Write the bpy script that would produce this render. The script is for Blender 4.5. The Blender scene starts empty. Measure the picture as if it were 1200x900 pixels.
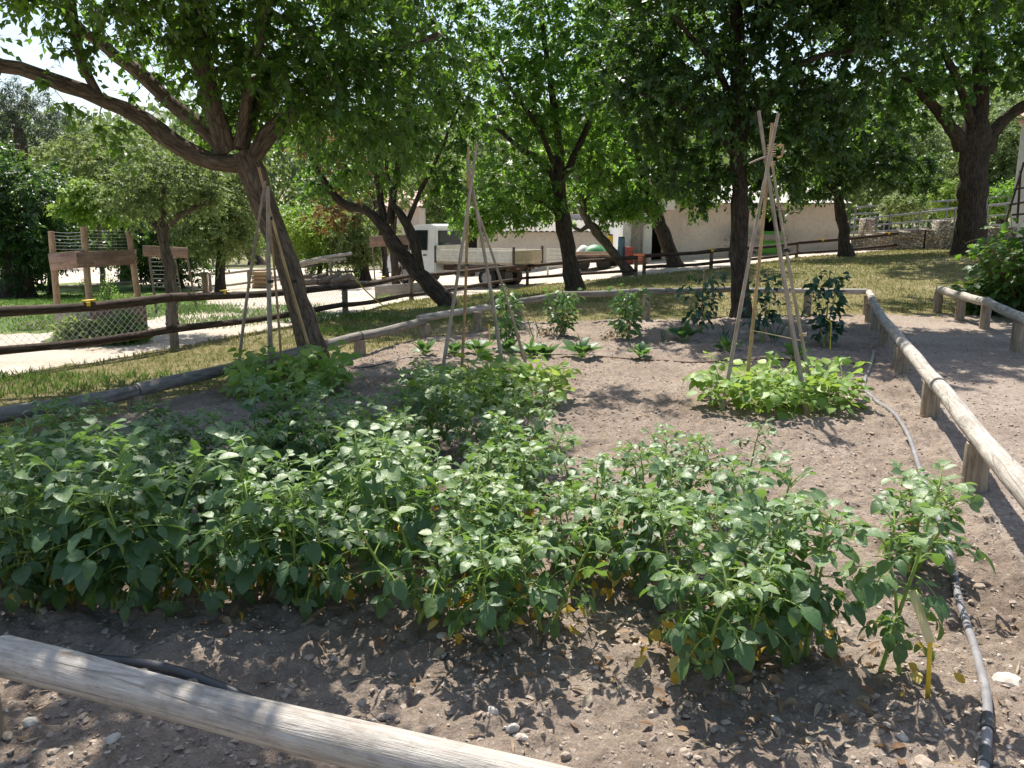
import bpy, bmesh, math, random
import numpy as np
from mathutils import Vector, Matrix

random.seed(7)
RNG = np.random.default_rng(7)
sc = bpy.context.scene
COL = sc.collection
R_ = math.radians

# ------------------------------------------------------------------ camera
F = 940.0                      # focal length in pixels of the 1200 px frame
PITCH = R_(11.3)
CAMZ = 1.6
cam_d = bpy.data.cameras.new('camera')
cam_d.sensor_width = 36.0
cam_d.lens = F / 1200.0 * 36.0
cam_d.clip_start = 0.05
cam_d.clip_end = 2000
cam = bpy.data.objects.new('camera', cam_d)
cam.location = (0, 0, CAMZ)
cam.rotation_euler = (R_(90) - PITCH, 0, 0)
COL.objects.link(cam)
sc.camera = cam
CP, SP = math.cos(PITCH), math.sin(PITCH)

# ------------------------------------------------------------------ noise / terrain
def _hash(ix, iy, s):
    h = (ix.astype(np.int64) * 374761393 + iy.astype(np.int64) * 668265263 + s * 974711) & 0x7fffffff
    h = ((h ^ (h >> 13)) * 1274126177) & 0x7fffffff
    return ((h ^ (h >> 16)) & 0xffff) / 65535.0

def vnoise(x, y, s=0):
    x = np.asarray(x, float); y = np.asarray(y, float)
    ix = np.floor(x); iy = np.floor(y)
    fx = x - ix; fy = y - iy
    fx = fx * fx * (3 - 2 * fx); fy = fy * fy * (3 - 2 * fy)
    a = _hash(ix, iy, s); b = _hash(ix + 1, iy, s); c = _hash(ix, iy + 1, s); d = _hash(ix + 1, iy + 1, s)
    return (a * (1 - fx) + b * fx) * (1 - fy) + (c * (1 - fx) + d * fx) * fy

def sstep(a, b, x):
    t = np.clip((x - a) / (b - a), 0, 1)
    return t * t * (3 - 2 * t)

def gz(x, y):
    x = np.asarray(x, float); y = np.asarray(y, float)
    z = sstep(11, 24, y) * 0.055 * np.clip(x - 1.5, -5, 16)
    z = z - 0.4 * sstep(17, 27, y) * sstep(5, 0, x)
    z = z + sstep(60, 180, y) * 6 + sstep(45, 200, np.abs(x)) * 4
    return z

def gzf(x, y):
    return float(gz(x, y))

def ray(px, py):
    a = (px - 600) / F; b = (450 - py) / F
    return np.array([a, CP + b * SP, -SP + b * CP])

def at(px, py, Y):
    d = ray(px, py)
    return np.array([0, 0, CAMZ]) + d * (Y / d[1])

def G(px, py, h=0.0):
    """terrain point seen at a pixel (h above the terrain)"""
    d = ray(px, py)
    lo = 0.5; y = lo
    prev = None
    while y < 90:
        p = np.array([0, 0, CAMZ]) + d * (y / d[1])
        f = p[2] - h - gzf(p[0], p[1])
        if f <= 0:
            a, b = prev, y
            for _ in range(30):
                m = .5 * (a + b)
                q = np.array([0, 0, CAMZ]) + d * (m / d[1])
                if q[2] - h - gzf(q[0], q[1]) > 0: a = m
                else: b = m
            return np.array([0, 0, CAMZ]) + d * (b / d[1])
        prev = y
        y += 0.1 + y * .01
    return np.array([0, 0, CAMZ]) + d * (90 / d[1])

def PZ(px, py, z):
    d = ray(px, py); return np.array([0, 0, CAMZ]) + d * ((z - CAMZ) / d[2])

def proj(P):
    P = np.asarray(P, float)
    x = P[..., 0]; y = P[..., 1]; z = P[..., 2] - CAMZ
    zc = y * CP - z * SP
    up = y * SP + z * CP
    zc = np.where(zc < .05, .05, zc)
    return 600 + F * x / zc, 450 - F * up / zc

U = np.array([math.cos(R_(20)), -math.sin(R_(20))])
V = np.array([math.sin(R_(20)), math.cos(R_(20))])
def uv(u, v):
    return U * u + V * v

# ------------------------------------------------------------------ materials
def mat(name):
    m = bpy.data.materials.new(name); m.use_nodes = True
    nt = m.node_tree; nt.nodes.clear()
    out = nt.nodes.new('ShaderNodeOutputMaterial')
    return m, nt, out

def N(nt, typ, **kw):
    n = nt.nodes.new(typ)
    for k, v in kw.items():
        if k == 'inp':
            for a, b in v.items():
                n.inputs[a].default_value = b
        else:
            setattr(n, k, v)
    return n

def L(nt, a, b): nt.links.new(a, b)

def ramp(nt, fac, stops, interp='LINEAR'):
    r = nt.nodes.new('ShaderNodeValToRGB')
    r.color_ramp.interpolation = interp
    e = r.color_ramp.elements
    while len(e) > 1: e.remove(e[-1])
    e[0].position = stops[0][0]; e[0].color = (*stops[0][1], 1)
    for p, c in stops[1:]:
        k = e.new(p); k.color = (*c, 1)
    L(nt, fac, r.inputs[0])
    return r.outputs[0]

def mixc(nt, fac, a, b, mode='MIX'):
    n = nt.nodes.new('ShaderNodeMix'); n.data_type = 'RGBA'; n.blend_type = mode
    for sock, val in ((n.inputs[0], fac), (n.inputs[6], a), (n.inputs[7], b)):
        if isinstance(val, (int, float)): sock.default_value = val
        elif isinstance(val, tuple): sock.default_value = (*val, 1) if len(val) == 3 else val
        else: L(nt, val, sock)
    return n.outputs[2]

def noise(nt, vec, scale, detail=4, rough=.55):
    n = N(nt, 'ShaderNodeTexNoise', inp={'Scale': scale, 'Detail': detail, 'Roughness': rough})
    if vec is not None: L(nt, vec, n.inputs['Vector'])
    return n.outputs[0]

def mapv(nt, vec, s):
    n = N(nt, 'ShaderNodeMapping'); n.inputs['Scale'].default_value = s
    L(nt, vec, n.inputs['Vector']); return n.outputs[0]

def attr(nt, name):
    return N(nt, 'ShaderNodeAttribute', attribute_name=name)

def objco(nt):
    return N(nt, 'ShaderNodeTexCoord').outputs['Object']

def bump(nt, h, strength, dist, normal=None):
    b = N(nt, 'ShaderNodeBump', inp={'Strength': strength, 'Distance': dist})
    L(nt, h, b.inputs['Height'])
    if normal is not None: L(nt, normal, b.inputs['Normal'])
    return b.outputs[0]

def principled(nt, out, col, rough=.8, spec=.3, nrm=None, metal=0):
    p = N(nt, 'ShaderNodeBsdfPrincipled')
    if isinstance(col, tuple): p.inputs['Base Color'].default_value = (*col, 1)
    else: L(nt, col, p.inputs['Base Color'])
    if isinstance(rough, (int, float)): p.inputs['Roughness'].default_value = rough
    else: L(nt, rough, p.inputs['Roughness'])
    p.inputs['Specular IOR Level'].default_value = spec
    p.inputs['Metallic'].default_value = metal
    if nrm is not None: L(nt, nrm, p.inputs['Normal'])
    if out is not None: L(nt, p.outputs[0], out.inputs[0])
    return p

def m_leaf(name, dark, mid, pale, trans=(.2, .35, .04), tf=.35, rough=.42, spec=.5):
    m, nt, out = mat(name)
    t = attr(nt, 'tint').outputs['Fac']
    c = ramp(nt, t, [(0, dark), (.55, mid), (1, pale)])
    n1 = noise(nt, objco(nt), 55, 2)
    oi = N(nt, 'ShaderNodeObjectInfo')
    c = mixc(nt, 1.0, c, ramp(nt, oi.outputs['Random'], [(0, (.80, .86, .84)), (.5, (1, 1, 1)), (1, (1.24, 1.12, .98))]), 'MULTIPLY')
    c = mixc(nt, .5, c, ramp(nt, n1, [(.3, (.72, .72, .72)), (.7, (1.2, 1.2, 1.2))]), 'MULTIPLY')
    p = principled(nt, None, c, rough, spec, bump(nt, n1, .35, .01))
    tr = N(nt, 'ShaderNodeBsdfTranslucent')
    tc = mixc(nt, .55, c, trans)
    L(nt, tc, tr.inputs[0])
    mx = N(nt, 'ShaderNodeMixShader'); mx.inputs[0].default_value = tf
    L(nt, p.outputs[0], mx.inputs[1]); L(nt, tr.outputs[0], mx.inputs[2])
    L(nt, mx.outputs[0], out.inputs[0])
    return m

def m_wood(name, a, b, c, stretch=(14, 14, 1.1), crack=.35, rough=.85, bumpd=.006):
    """weathered grain running along the piece ('tc' attribute: cross-section xy, length z)"""
    m, nt, out = mat(name)
    v = attr(nt, 'tc').outputs['Vector']
    g = noise(nt, mapv(nt, v, stretch), 3.5, 6, .65)
    big = noise(nt, mapv(nt, v, (3, 3, 1.2)), 2.2, 3)
    fine = noise(nt, mapv(nt, v, (60, 60, 2.5)), 5, 3)
    col = ramp(nt, g, [(.32, a), (.5, b), (.68, c)])
    col = mixc(nt, .6, col, ramp(nt, big, [(.3, (.62, .60, .58)), (.65, (1.12, 1.1, 1.08))]), 'MULTIPLY')
    ck = ramp(nt, fine, [(.30, (0.25, 0.22, .2)), (.40, (1, 1, 1))])
    col = mixc(nt, crack, col, ck, 'MULTIPLY')
    # long drying cracks, knots and dirty blotches
    cr = N(nt, 'ShaderNodeTexVoronoi', feature='DISTANCE_TO_EDGE', inp={'Scale': 6.0}); L(nt, mapv(nt, v, (2.6, 2.6, .16)), cr.inputs['Vector'])
    crk = ramp(nt, cr.outputs['Distance'], [(.012, (.30, .27, .24)), (.035, (1, 1, 1))])
    gate = ramp(nt, noise(nt, mapv(nt, v, (4, 4, 1.5)), 2.0, 2), [(.46, (0, 0, 0)), (.56, (1, 1, 1))])
    col = mixc(nt, mixc(nt, 1.0, gate, (crack, crack, crack), 'MULTIPLY'), col, mixc(nt, 1.0, col, crk, 'MULTIPLY'))
    kn = N(nt, 'ShaderNodeTexVoronoi', inp={'Scale': 3.4}); L(nt, mapv(nt, v, (2.2, 2.2, 1.0)), kn.inputs['Vector'])
    knot = ramp(nt, kn.outputs['Distance'], [(.05, (.42, .36, .30)), (.085, (.75, .7, .64)), (.13, (1, 1, 1))])
    col = mixc(nt, .7, col, knot, 'MULTIPLY')
    blot = noise(nt, mapv(nt, v, (5, 5, 4)), 3.0, 5, .7)
    col = mixc(nt, .55, col, ramp(nt, blot, [(.34, (.60, .57, .53)), (.5, (1, 1, 1)), (.7, (1.14, 1.13, 1.1))]), 'MULTIPLY')
    h = mixc(nt, .5, g, fine)
    nb = bump(nt, h, .8, bumpd)
    nb = bump(nt, crk, .5, bumpd, nb)
    nb = bump(nt, blot, .4, .012, nb)
    principled(nt, out, col, rough, .25, nb)
    return m

def m_plain(name, col, rough=.6, spec=.3, metal=0, var=.25, vs=8):
    m, nt, out = mat(name)
    n = noise(nt, objco(nt), vs, 5)
    c = mixc(nt, 1.0, col, ramp(nt, n, [(.3, (1 - var,) * 3), (.7, (1 + var * .6,) * 3)]), 'MULTIPLY')
    principled(nt, out, c, rough, spec, bump(nt, n, .15, .01), metal)
    return m

def m_bark(name, a, b, scale=9):
    m, nt, out = mat(name)
    v = attr(nt, 'tc').outputs['Vector']
    n = noise(nt, mapv(nt, v, (scale, scale, scale * .22)), 2.2, 7, .68)
    big = noise(nt, mapv(nt, v, (1.5, 1.5, 1.1)), 2.0, 3)
    c = ramp(nt, n, [(.33, a), (.66, b)])
    c = mixc(nt, .7, c, ramp(nt, big, [(.3, (.65, .62, .6)), (.7, (1.2, 1.18, 1.12))]), 'MULTIPLY')
    fi = N(nt, 'ShaderNodeTexVoronoi', feature='DISTANCE_TO_EDGE', inp={'Scale': 2.4}); 
    wv = N(nt, 'ShaderNodeMix', data_type='VECTOR'); wv.inputs[0].default_value = .12
    L(nt, mapv(nt, v, (scale * .8, scale * .8, scale * .2)), wv.inputs[4]); nn = N(nt, 'ShaderNodeTexNoise', inp={'Scale': 5.0}); L(nt, v, nn.inputs['Vector']); L(nt, nn.outputs['Color'], wv.inputs[5])
    L(nt, wv.outputs[1], fi.inputs['Vector'])
    fr = ramp(nt, fi.outputs['Distance'], [(.01, (.35, .33, .32)), (.14, (1, 1, 1))])
    c = mixc(nt, .5, c, fr, 'MULTIPLY')
    principled(nt, out, c, .9, .15, bump(nt, fr, .5, .03, bump(nt, n, 1.0, .03)))
    return m

def m_soil(name, a, b, c, dry=.5):
    m, nt, out = mat(name)
    o = objco(nt)
    n1 = noise(nt, o, 1.1, 5, .6)
    n2 = noise(nt, o, 22, 6, .7)
    n3 = noise(nt, o, 120, 4, .7)
    vo = N(nt, 'ShaderNodeTexVoronoi', inp={'Scale': 60.0, 'Randomness': 1.0}); L(nt, o, vo.inputs['Vector'])
    col = ramp(nt, n1, [(.3, a), (.52, b), (.72, c)])
    col = mixc(nt, .85, col, ramp(nt, n2, [(.28, (.62, .59, .56)), (.55, (1, 1, 1)), (.75, (1.25, 1.22, 1.18))]), 'MULTIPLY')
    col = mixc(nt, .7, col, ramp(nt, n3, [(.3, (.7, .68, .66)), (.7, (1.22, 1.2, 1.18))]), 'MULTIPLY')
    pale = N(nt, 'ShaderNodeTexVoronoi', inp={'Scale': 26.0}); L(nt, o, pale.inputs['Vector'])
    sp = ramp(nt, pale.outputs['Distance'], [(.12, (1, 1, 1)), (.2, (0, 0, 0))])
    gate = ramp(nt, pale.outputs['Color'], [(.62, (0, 0, 0)), (.7, (1, 1, 1))])
    f = mixc(nt, 1.0, sp, gate, 'MULTIPLY')
    col = mixc(nt, f, col, (.46, .41, .35))
    h = mixc(nt, .5, n2, n3)
    nb = bump(nt, h, .8, .025)
    nb = bump(nt, noise(nt, o, 48, 6, .75), .8, .02, nb)
    nb = bump(nt, vo.outputs['Distance'], .35, .008, nb)
    principled(nt, out, col, .95, .12, nb)
    return m

M = {}
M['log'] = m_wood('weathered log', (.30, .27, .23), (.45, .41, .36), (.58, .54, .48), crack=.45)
M['logshade'] = m_wood('grey shaded log', (.15, .135, .12), (.24, .22, .195), (.34, .315, .28), crack=.45)  # darker copy of the log wood, shade of left and back rails put into colour
M['post'] = m_wood('post wood', (.20, .16, .11), (.33, .27, .20), (.42, .36, .28), crack=.4)
M['darkrail'] = m_wood('dark brown rail', (.030, .020, .014), (.065, .042, .030), (.13, .10, .08), crack=.4)
M['darkpost'] = m_wood('grey brown post', (.12, .09, .07), (.2, .16, .13), (.28, .24, .2))
M['cane'] = m_wood('cane', (.36, .23, .11), (.50, .35, .18), (.58, .44, .26), stretch=(30, 30, 1.5), crack=.2)
M['greycane'] = m_wood('grey cane', (.28, .22, .165), (.40, .33, .26), (.50, .43, .35), stretch=(30, 30, 1.5), crack=.25)
M['board'] = m_wood('red brown board', (.20, .125, .095), (.29, .195, .15), (.37, .265, .21))
M['frame'] = m_wood('orange brown post', (.27, .185, .115), (.38, .275, .175), (.46, .345, .235))
M['greyboard'] = m_wood('grey board', (.24, .21, .18), (.34, .31, .27), (.44, .41, .37))
M['bark_brown'] = m_bark('warm brown bark', (.085, .066, .050), (.25, .195, .15), 13)
M['bark_grey'] = m_bark('grey bark', (.075, .062, .05), (.20, .17, .135))
M['bark_dark'] = m_bark('dark bark', (.036, .029, .023), (.115, .092, .072))
M['soil'] = m_soil('bed soil', (.265, .208, .164), (.355, .286, .230), (.45, .374, .310))
M['path'] = m_soil('path soil', (.31, .252, .206), (.395, .328, .274), (.465, .394, .335))
M['road'] = m_soil('pale dirt', (.52, .44, .35), (.62, .54, .45), (.70, .63, .54))
M['leaf_potato'] = m_leaf('potato leaf', (.040, .098, .028), (.078, .160, .048), (.20, .295, .125), (.26, .46, .04), .36, .50, .8)
M['leaf_bean'] = m_leaf('bean leaf', (.105, .215, .038), (.185, .325, .055), (.33, .46, .12), (.42, .58, .06), .42, .5, .55)
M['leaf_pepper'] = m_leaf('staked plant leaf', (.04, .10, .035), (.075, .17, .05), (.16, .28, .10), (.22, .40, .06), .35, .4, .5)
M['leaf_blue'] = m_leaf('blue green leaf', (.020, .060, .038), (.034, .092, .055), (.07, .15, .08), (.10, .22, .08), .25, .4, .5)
M['leaf_chard'] = m_leaf('chard leaf', (.03, .085, .035), (.055, .145, .045), (.13, .27, .06), (.22, .40, .06), .34, .45, .45)
M['leaf_yellow'] = m_leaf('yellowed leaf', (.42, .26, .03), (.55, .38, .06), (.62, .50, .16), (.7, .5, .1), .35, .5, .3)
M['leaf_dry'] = m_leaf('withered leaf', (.20, .12, .07), (.34, .24, .15), (.48, .40, .30), (.4, .28, .15), .2, .8, .2)
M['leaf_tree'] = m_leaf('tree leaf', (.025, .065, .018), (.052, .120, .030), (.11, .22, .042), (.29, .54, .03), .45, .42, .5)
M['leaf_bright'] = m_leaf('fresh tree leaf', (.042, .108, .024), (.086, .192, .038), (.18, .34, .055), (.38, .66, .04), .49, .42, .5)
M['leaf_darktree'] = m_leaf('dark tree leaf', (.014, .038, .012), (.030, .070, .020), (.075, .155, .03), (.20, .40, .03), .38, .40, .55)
M['leaf_olive'] = m_leaf('olive leaf', (.09, .13, .05), (.165, .225, .085), (.28, .35, .14), (.34, .45, .1), .4, .55, .35)
M['leaf_lime'] = m_leaf('lime leaf', (.12, .22, .03), (.22, .34, .05), (.34, .46, .09), (.42, .55, .06), .42, .5, .4)
M['leaf_rust'] = m_leaf('rusty leaf', (.10, .09, .03), (.19, .12, .04), (.32, .17, .06), (.4, .22, .06), .4, .5, .3)
M['needle'] = m_leaf('pine needles', (.012, .028, .016), (.022, .045, .026), (.05, .085, .045), (.08, .12, .04), .2, .6, .3)
M['stem'] = m_plain('green stem', (.25, .35, .08), .45, .4, var=.2, vs=20)
M['stem_brown'] = m_plain('brown stem', (.16, .12, .06), .7, .2)
M['grass'] = m_leaf('grass blade', (.075, .12, .028), (.19, .21, .065), (.42, .36, .17), (.3, .32, .08), .3, .6, .25)
M['greengrass'] = m_leaf('weed blade', (.05, .11, .03), (.10, .19, .045), (.22, .28, .09), (.25, .4, .06), .3, .6, .25)
M['stone'] = m_plain('pale stone', (.52, .47, .41), .9, .2, var=.3, vs=25)
M['clod'] = m_plain('soil clod', (.37, .30, .242), .95, .1, var=.35, vs=40)
M['straw'] = m_plain('straw bits', (.48, .37, .24), .9, .1, var=.3, vs=30)
M['hose'] = m_plain('grey hose', (.24, .23, .235), .5, .4, var=.3, vs=14)
M['hosedark'] = m_plain('black hose', (.06, .06, .065), .45, .5, var=.25)
M['drip'] = m_plain('brown drip pipe', (.17, .09, .06), .6, .3)
M['twine'] = m_plain('twine', (.50, .40, .25), .9, .1)
M['rope'] = m_plain('yellow rope', (.72, .58, .06), .6, .2)
M['yellow'] = m_plain('yellow plastic', (.80, .50, .03), .5, .4, var=.12)
M['paleyellow'] = m_plain('faded yellow plastic', (.72, .60, .30), .5, .4, var=.12)
M['wire'] = m_plain('galvanised wire', (.45, .45, .44), .45, .5, .6, var=.15)
M['pipe'] = m_plain('grey steel pipe', (.13, .135, .15), .45, .5, .3, var=.2)
M['white'] = m_plain('white paint', (.80, .80, .79), .35, .5, var=.08, vs=3)
M['dirtywhite'] = m_plain('cream drop side', (.66, .63, .56), .5, .4, var=.2, vs=5)
M['tailgate'] = m_plain('sand tailgate', (.42, .36, .25), .6, .3, var=.2, vs=5)
M['black'] = m_plain('black plastic', (.025, .025, .025), .6, .4)
M['rubber'] = m_plain('tyre rubber', (.035, .034, .033), .85, .2)
M['steel'] = m_plain('dark chassis', (.10, .075, .055), .7, .3)
M['rim'] = m_plain('wheel rim', (.35, .34, .33), .5, .5, .4)
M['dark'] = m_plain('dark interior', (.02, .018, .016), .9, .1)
M['green'] = m_plain('green cover', (.03, .22, .07), .5, .4, var=.3, vs=6)
M['greenboard'] = m_plain('bright green board', (.16, .48, .07), .5, .3, var=.12, vs=4)
M['orange'] = m_plain('orange plastic', (.52, .17, .08), .5, .4, var=.15)
M['red'] = m_plain('red plastic', (.33, .06, .05), .5, .4, var=.15)
M['blue'] = m_plain('blue plastic', (.07, .14, .19), .5, .4, var=.2)
M['lamp'] = m_plain('red lamp', (.22, .025, .02), .3, .5, var=.1)

def m_glass():
    m, nt, out = mat('window glass')
    p = principled(nt, None, (.02, .025, .03), .05, .6)
    g = N(nt, 'ShaderNodeBsdfTransparent'); g.inputs[0].default_value = (.75, .82, .82, 1)
    mx = N(nt, 'ShaderNodeMixShader'); mx.inputs[0].default_value = .22
    L(nt, p.outputs[0], mx.inputs[1]); L(nt, g.outputs[0], mx.inputs[2]); L(nt, mx.outputs[0], out.inputs[0])
    return m
M['glass'] = m_glass()

def m_render(name, a, b, c):
    m, nt, out = mat(name)
    o = objco(nt)
    n1 = noise(nt, o, .6, 5, .6); n2 = noise(nt, o, 7, 6, .7); n3 = noise(nt, o, 40, 3)
    col = ramp(nt, n1, [(.3, a), (.5, b), (.7, c)])
    col = mixc(nt, .7, col, ramp(nt, n2, [(.3, (.75, .73, .7)), (.5, (1, 1, 1)), (.75, (1.12, 1.1, 1.08))]), 'MULTIPLY')
    spots = ramp(nt, n2, [(.68, (1, 1, 1)), (.73, (.45, .42, .4))])
    col = mixc(nt, .45, col, spots, 'MULTIPLY')
    principled(nt, out, col, .92, .15, bump(nt, mixc(nt, .5, n2, n3), .6, .03))
    return m
M['wall'] = m_render('rendered wall', (.54, .445, .38), (.62, .525, .45), (.69, .60, .525))
M['wallgrey'] = m_render('grey wall', (.50, .45, .40), (.58, .53, .47), (.64, .59, .53))
M['wallwhite'] = m_render('whitewashed wall', (.66, .64, .60), (.74, .72, .68), (.80, .78, .75))

def m_rubble():
    m, nt, out = mat('rubble stone')
    o = objco(nt)
    v = N(nt, 'ShaderNodeTexVoronoi', inp={'Scale': 9.0}); L(nt, mapv(nt, o, (1, 1, 1.7)), v.inputs['Vector'])
    e = N(nt, 'ShaderNodeTexVoronoi', feature='DISTANCE_TO_EDGE', inp={'Scale': 9.0}); L(nt, mapv(nt, o, (1, 1, 1.7)), e.inputs['Vector'])
    col = ramp(nt, v.outputs['Color'], [(.2, (.38, .31, .24)), (.5, (.50, .43, .35)), (.85, (.60, .54, .46))])
    gap = ramp(nt, e.outputs['Distance'], [(.01, (.5, .45, .4)), (.07, (1, 1, 1))])
    col = mixc(nt, .9, col, gap, 'MULTIPLY')
    n2 = noise(nt, o, 30, 4)
    col = mixc(nt, .5, col, ramp(nt, n2, [(.3, (.75, .75, .75)), (.7, (1.15, 1.15, 1.15))]), 'MULTIPLY')
    hb = ramp(nt, e.outputs['Distance'], [(0, (0, 0, 0)), (.15, (1, 1, 1))])
    principled(nt, out, col, .95, .1, bump(nt, hb, 1, .06))
    return m
M['rubble'] = m_rubble()

def m_tile(name, a, b):
    m, nt, out = mat(name)
    o = objco(nt)
    n1 = noise(nt, o, 3, 5, .65)
    col = ramp(nt, n1, [(.3, a), (.7, b)])
    principled(nt, out, col, .9, .2, bump(nt, noise(nt, o, 25, 4), .4, .02))
    return m
M['tile'] = m_tile('clay roof tile', (.42, .26, .19), (.66, .52, .43))
M['greytile'] = m_tile('grey old roof', (.20, .18, .155), (.30, .275, .24))
M['sheet'] = m_tile('pale roof sheet', (.36, .33, .29), (.52, .49, .44))

def m_lawn(name, a, b, c):
    m, nt, out = mat(name)
    o = objco(nt)
    n1 = noise(nt, o, .55, 6, .65); n2 = noise(nt, o, 6, 6, .7); n3 = noise(nt, o, 60, 4, .7)
    col = ramp(nt, mixc(nt, .45, n1, n2), [(.36, a), (.5, b), (.62, c)])
    col = mixc(nt, .8, col, ramp(nt, n3, [(.3, (.6, .6, .58)), (.7, (1.25, 1.25, 1.22))]), 'MULTIPLY')
    principled(nt, out, col, .95, .1, bump(nt, n3, 1, .03))
    return m
M['lawn'] = m_lawn('dry lawn', (.11, .125, .045), (.24, .205, .10), (.37, .30, .19))
M['meadow'] = m_lawn('green lawn', (.10, .17, .045), (.15, .22, .06), (.25, .27, .11))
M['wild'] = m_lawn('rough ground', (.14, .15, .07), (.22, .21, .12), (.30, .27, .18))

# ------------------------------------------------------------------ object helpers
ORIG = {}
def top_of(o):
    while o.parent is not None: o = o.parent
    return o

def link(me, name, m, parent=None):
    o = bpy.data.objects.new(name, me)
    COL.objects.link(o)
    if m is not None: me.materials.append(m)
    if parent is not None: o.parent = parent
    return o

def tag(o, label=None, cat=None, group=None, kind=None):
    if label: o['label'] = label
    if cat: o['category'] = cat
    if group: o['group'] = group
    if kind: o['kind'] = kind
    return o

def thing(name, label, cat, loc=(0, 0, 0), rotz=0, group=None, local=False):
    o = bpy.data.objects.new(name, None)
    o.empty_display_size = .2
    COL.objects.link(o)
    o.location = tuple(float(v) for v in loc); o.rotation_euler = (0, 0, rotz)
    tag(o, label, cat, group)
    ORIG[o.name] = np.zeros(3) if local else np.array(loc, float)
    return o

class MB:
    def __init__(s): s.v = []; s.f = []; s.t = []; s.n = 0
    def add(s, verts, faces, tc=None):
        verts = np.asarray(verts, float).reshape(-1, 3)
        s.v.append(verts); s.t.append(np.asarray(tc if tc is not None else verts, float).reshape(-1, 3))
        s.f += [tuple(i + s.n for i in f) for f in faces]
        s.n += len(verts)
        return s
    def tube(s, path, rad, seg=8, cap=True, wob=0.0, lobe=0.0):
        P = np.asarray(path, float); n = len(P)
        rad = np.full(n, rad) if np.isscalar(rad) else np.asarray(rad, float)
        T = np.gradient(P, axis=0); T /= np.linalg.norm(T, axis=1)[:, None] + 1e-9
        ref = np.array([0, 0, 1.]) if abs(T[0][2]) < .9 else np.array([1., 0, 0])
        a = np.cross(T[0], ref); a /= np.linalg.norm(a)
        ln = np.concatenate([[0], np.cumsum(np.linalg.norm(np.diff(P, axis=0), axis=1))])
        th = np.linspace(0, 2 * math.pi, seg, endpoint=False)
        off = random.random() * 50
        vs = []; ts = []
        for i in range(n):
            a = a - T[i] * a.dot(T[i]); a /= np.linalg.norm(a) + 1e-9
            b = np.cross(T[i], a)
            rr = rad[i] * (1 + wob * (RNG.random(seg) - .5) * 2)
            if lobe: rr = rr * (1 + lobe * np.sin(3 * th + off + ln[i] * 1.1) + lobe * .7 * np.sin(5 * th - off - ln[i] * .8) + lobe * .8 * math.sin(ln[i] * 4.1 + off))
            vs.append(P[i] + np.outer(np.cos(th) * rr, a) + np.outer(np.sin(th) * rr, b))
            ts.append(np.stack([np.cos(th) * rad[i] + off, np.sin(th) * rad[i], np.full(seg, ln[i] + off)], 1))
        fs = []
        for i in range(n - 1):
            for j in range(seg):
                k = (j + 1) % seg
                fs.append((i * seg + j, i * seg + k, (i + 1) * seg + k, (i + 1) * seg + j))
        V_ = np.concatenate(vs); T_ = np.concatenate(ts)
        if cap:
            fs.append(tuple(range(seg - 1, -1, -1)))
            fs.append(tuple((n - 1) * seg + j for j in range(seg)))
        return s.add(V_, fs, T_)
    def box(s, c, size, rot=None, ch=.006, long=None):
        """chamfered box; rot = 3x3, long = index of the grain axis"""
        h = np.asarray(size, float) / 2; c = np.asarray(c, float)
        ch = min(ch, .4 * h.min())
        idx = {}; vs = []
        for cx in (-1, 1):
            for cy in (-1, 1):
                for cz in (-1, 1):
                    for a in range(3):
                        p = np.array([cx, cy, cz]) * (h - ch)
                        p[a] = (cx, cy, cz)[a] * h[a]
                        idx[(cx, cy, cz, a)] = len(vs); vs.append(p)
        fs = []
        def cor(a, sa, b, sb, c_, s_):
            k = [0, 0, 0]; k[a] = sa; k[b] = sb; k[c_] = s_; return tuple(k)
        for a in range(3):
            b, c_ = (a + 1) % 3, (a + 2) % 3
            for sa in (-1, 1):
                fs.append(tuple(idx[(*cor(a, sa, b, x, c_, y), a)] for x, y in ((-1, -1), (1, -1), (1, 1), (-1, 1))))
                for sb in (-1, 1):
                    q1 = cor(a, sa, b, sb, c_, -1); q2 = cor(a, sa, b, sb, c_, 1)
                    fs.append((idx[(*q1, a)], idx[(*q1, b)], idx[(*q2, b)], idx[(*q2, a)]))
        for cx in (-1, 1):
            for cy in (-1, 1):
                for cz in (-1, 1):
                    fs.append(tuple(idx[(cx, cy, cz, a)] for a in range(3)))
        vs = np.array(vs)
        if long is None: long = int(np.argmax(h))
        o = [i for i in range(3) if i != long]
        tc = np.stack([vs[:, o[0]], vs[:, o[1]], vs[:, long]], 1) + random.random() * 40
        if rot is not None: vs = vs @ np.asarray(rot, float).T
        return s.add(vs + c, fs, tc)
    def prism(s, outline, y0, y1, axis=1):
        """extrude a 2-D outline between two values of one axis"""
        n = len(outline); vs = []
        for y in (y0, y1):
            for p in outline:
                q = list(p); q.insert(axis, y); vs.append(q)
        fs = [tuple(range(n)), tuple(range(2 * n - 1, n - 1, -1))]
        for i in range(n):
            j = (i + 1) % n
            fs.append((i, j, n + j, n + i))
        return s.add(vs, fs)
    def build(s, name, m, parent=None, smooth=True, label=None):
        V_ = np.concatenate(s.v)
        if parent is not None: V_ = V_ - ORIG.get(top_of(parent).name, np.zeros(3))
        me = bpy.data.meshes.new(name)
        me.from_pydata(V_.tolist(), [], s.f)
        T_ = np.concatenate(s.t)
        a = me.attributes.new('tc', 'FLOAT_VECTOR', 'POINT'); a.data.foreach_set('vector', T_.astype(np.float32).ravel())
        if len(s.f) < 30000:
            bm = bmesh.new(); bm.from_mesh(me); bmesh.ops.recalc_face_normals(bm, faces=bm.faces[:]); bm.to_mesh(me); bm.free()
        if smooth:
            me.polygons.foreach_set('use_smooth', [True] * len(me.polygons))
            try: me.set_sharp_from_angle(angle=R_(50))
            except Exception: pass
        me.update()
        o = link(me, name, m, parent)
        if label: o['label'] = label
        return o

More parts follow.
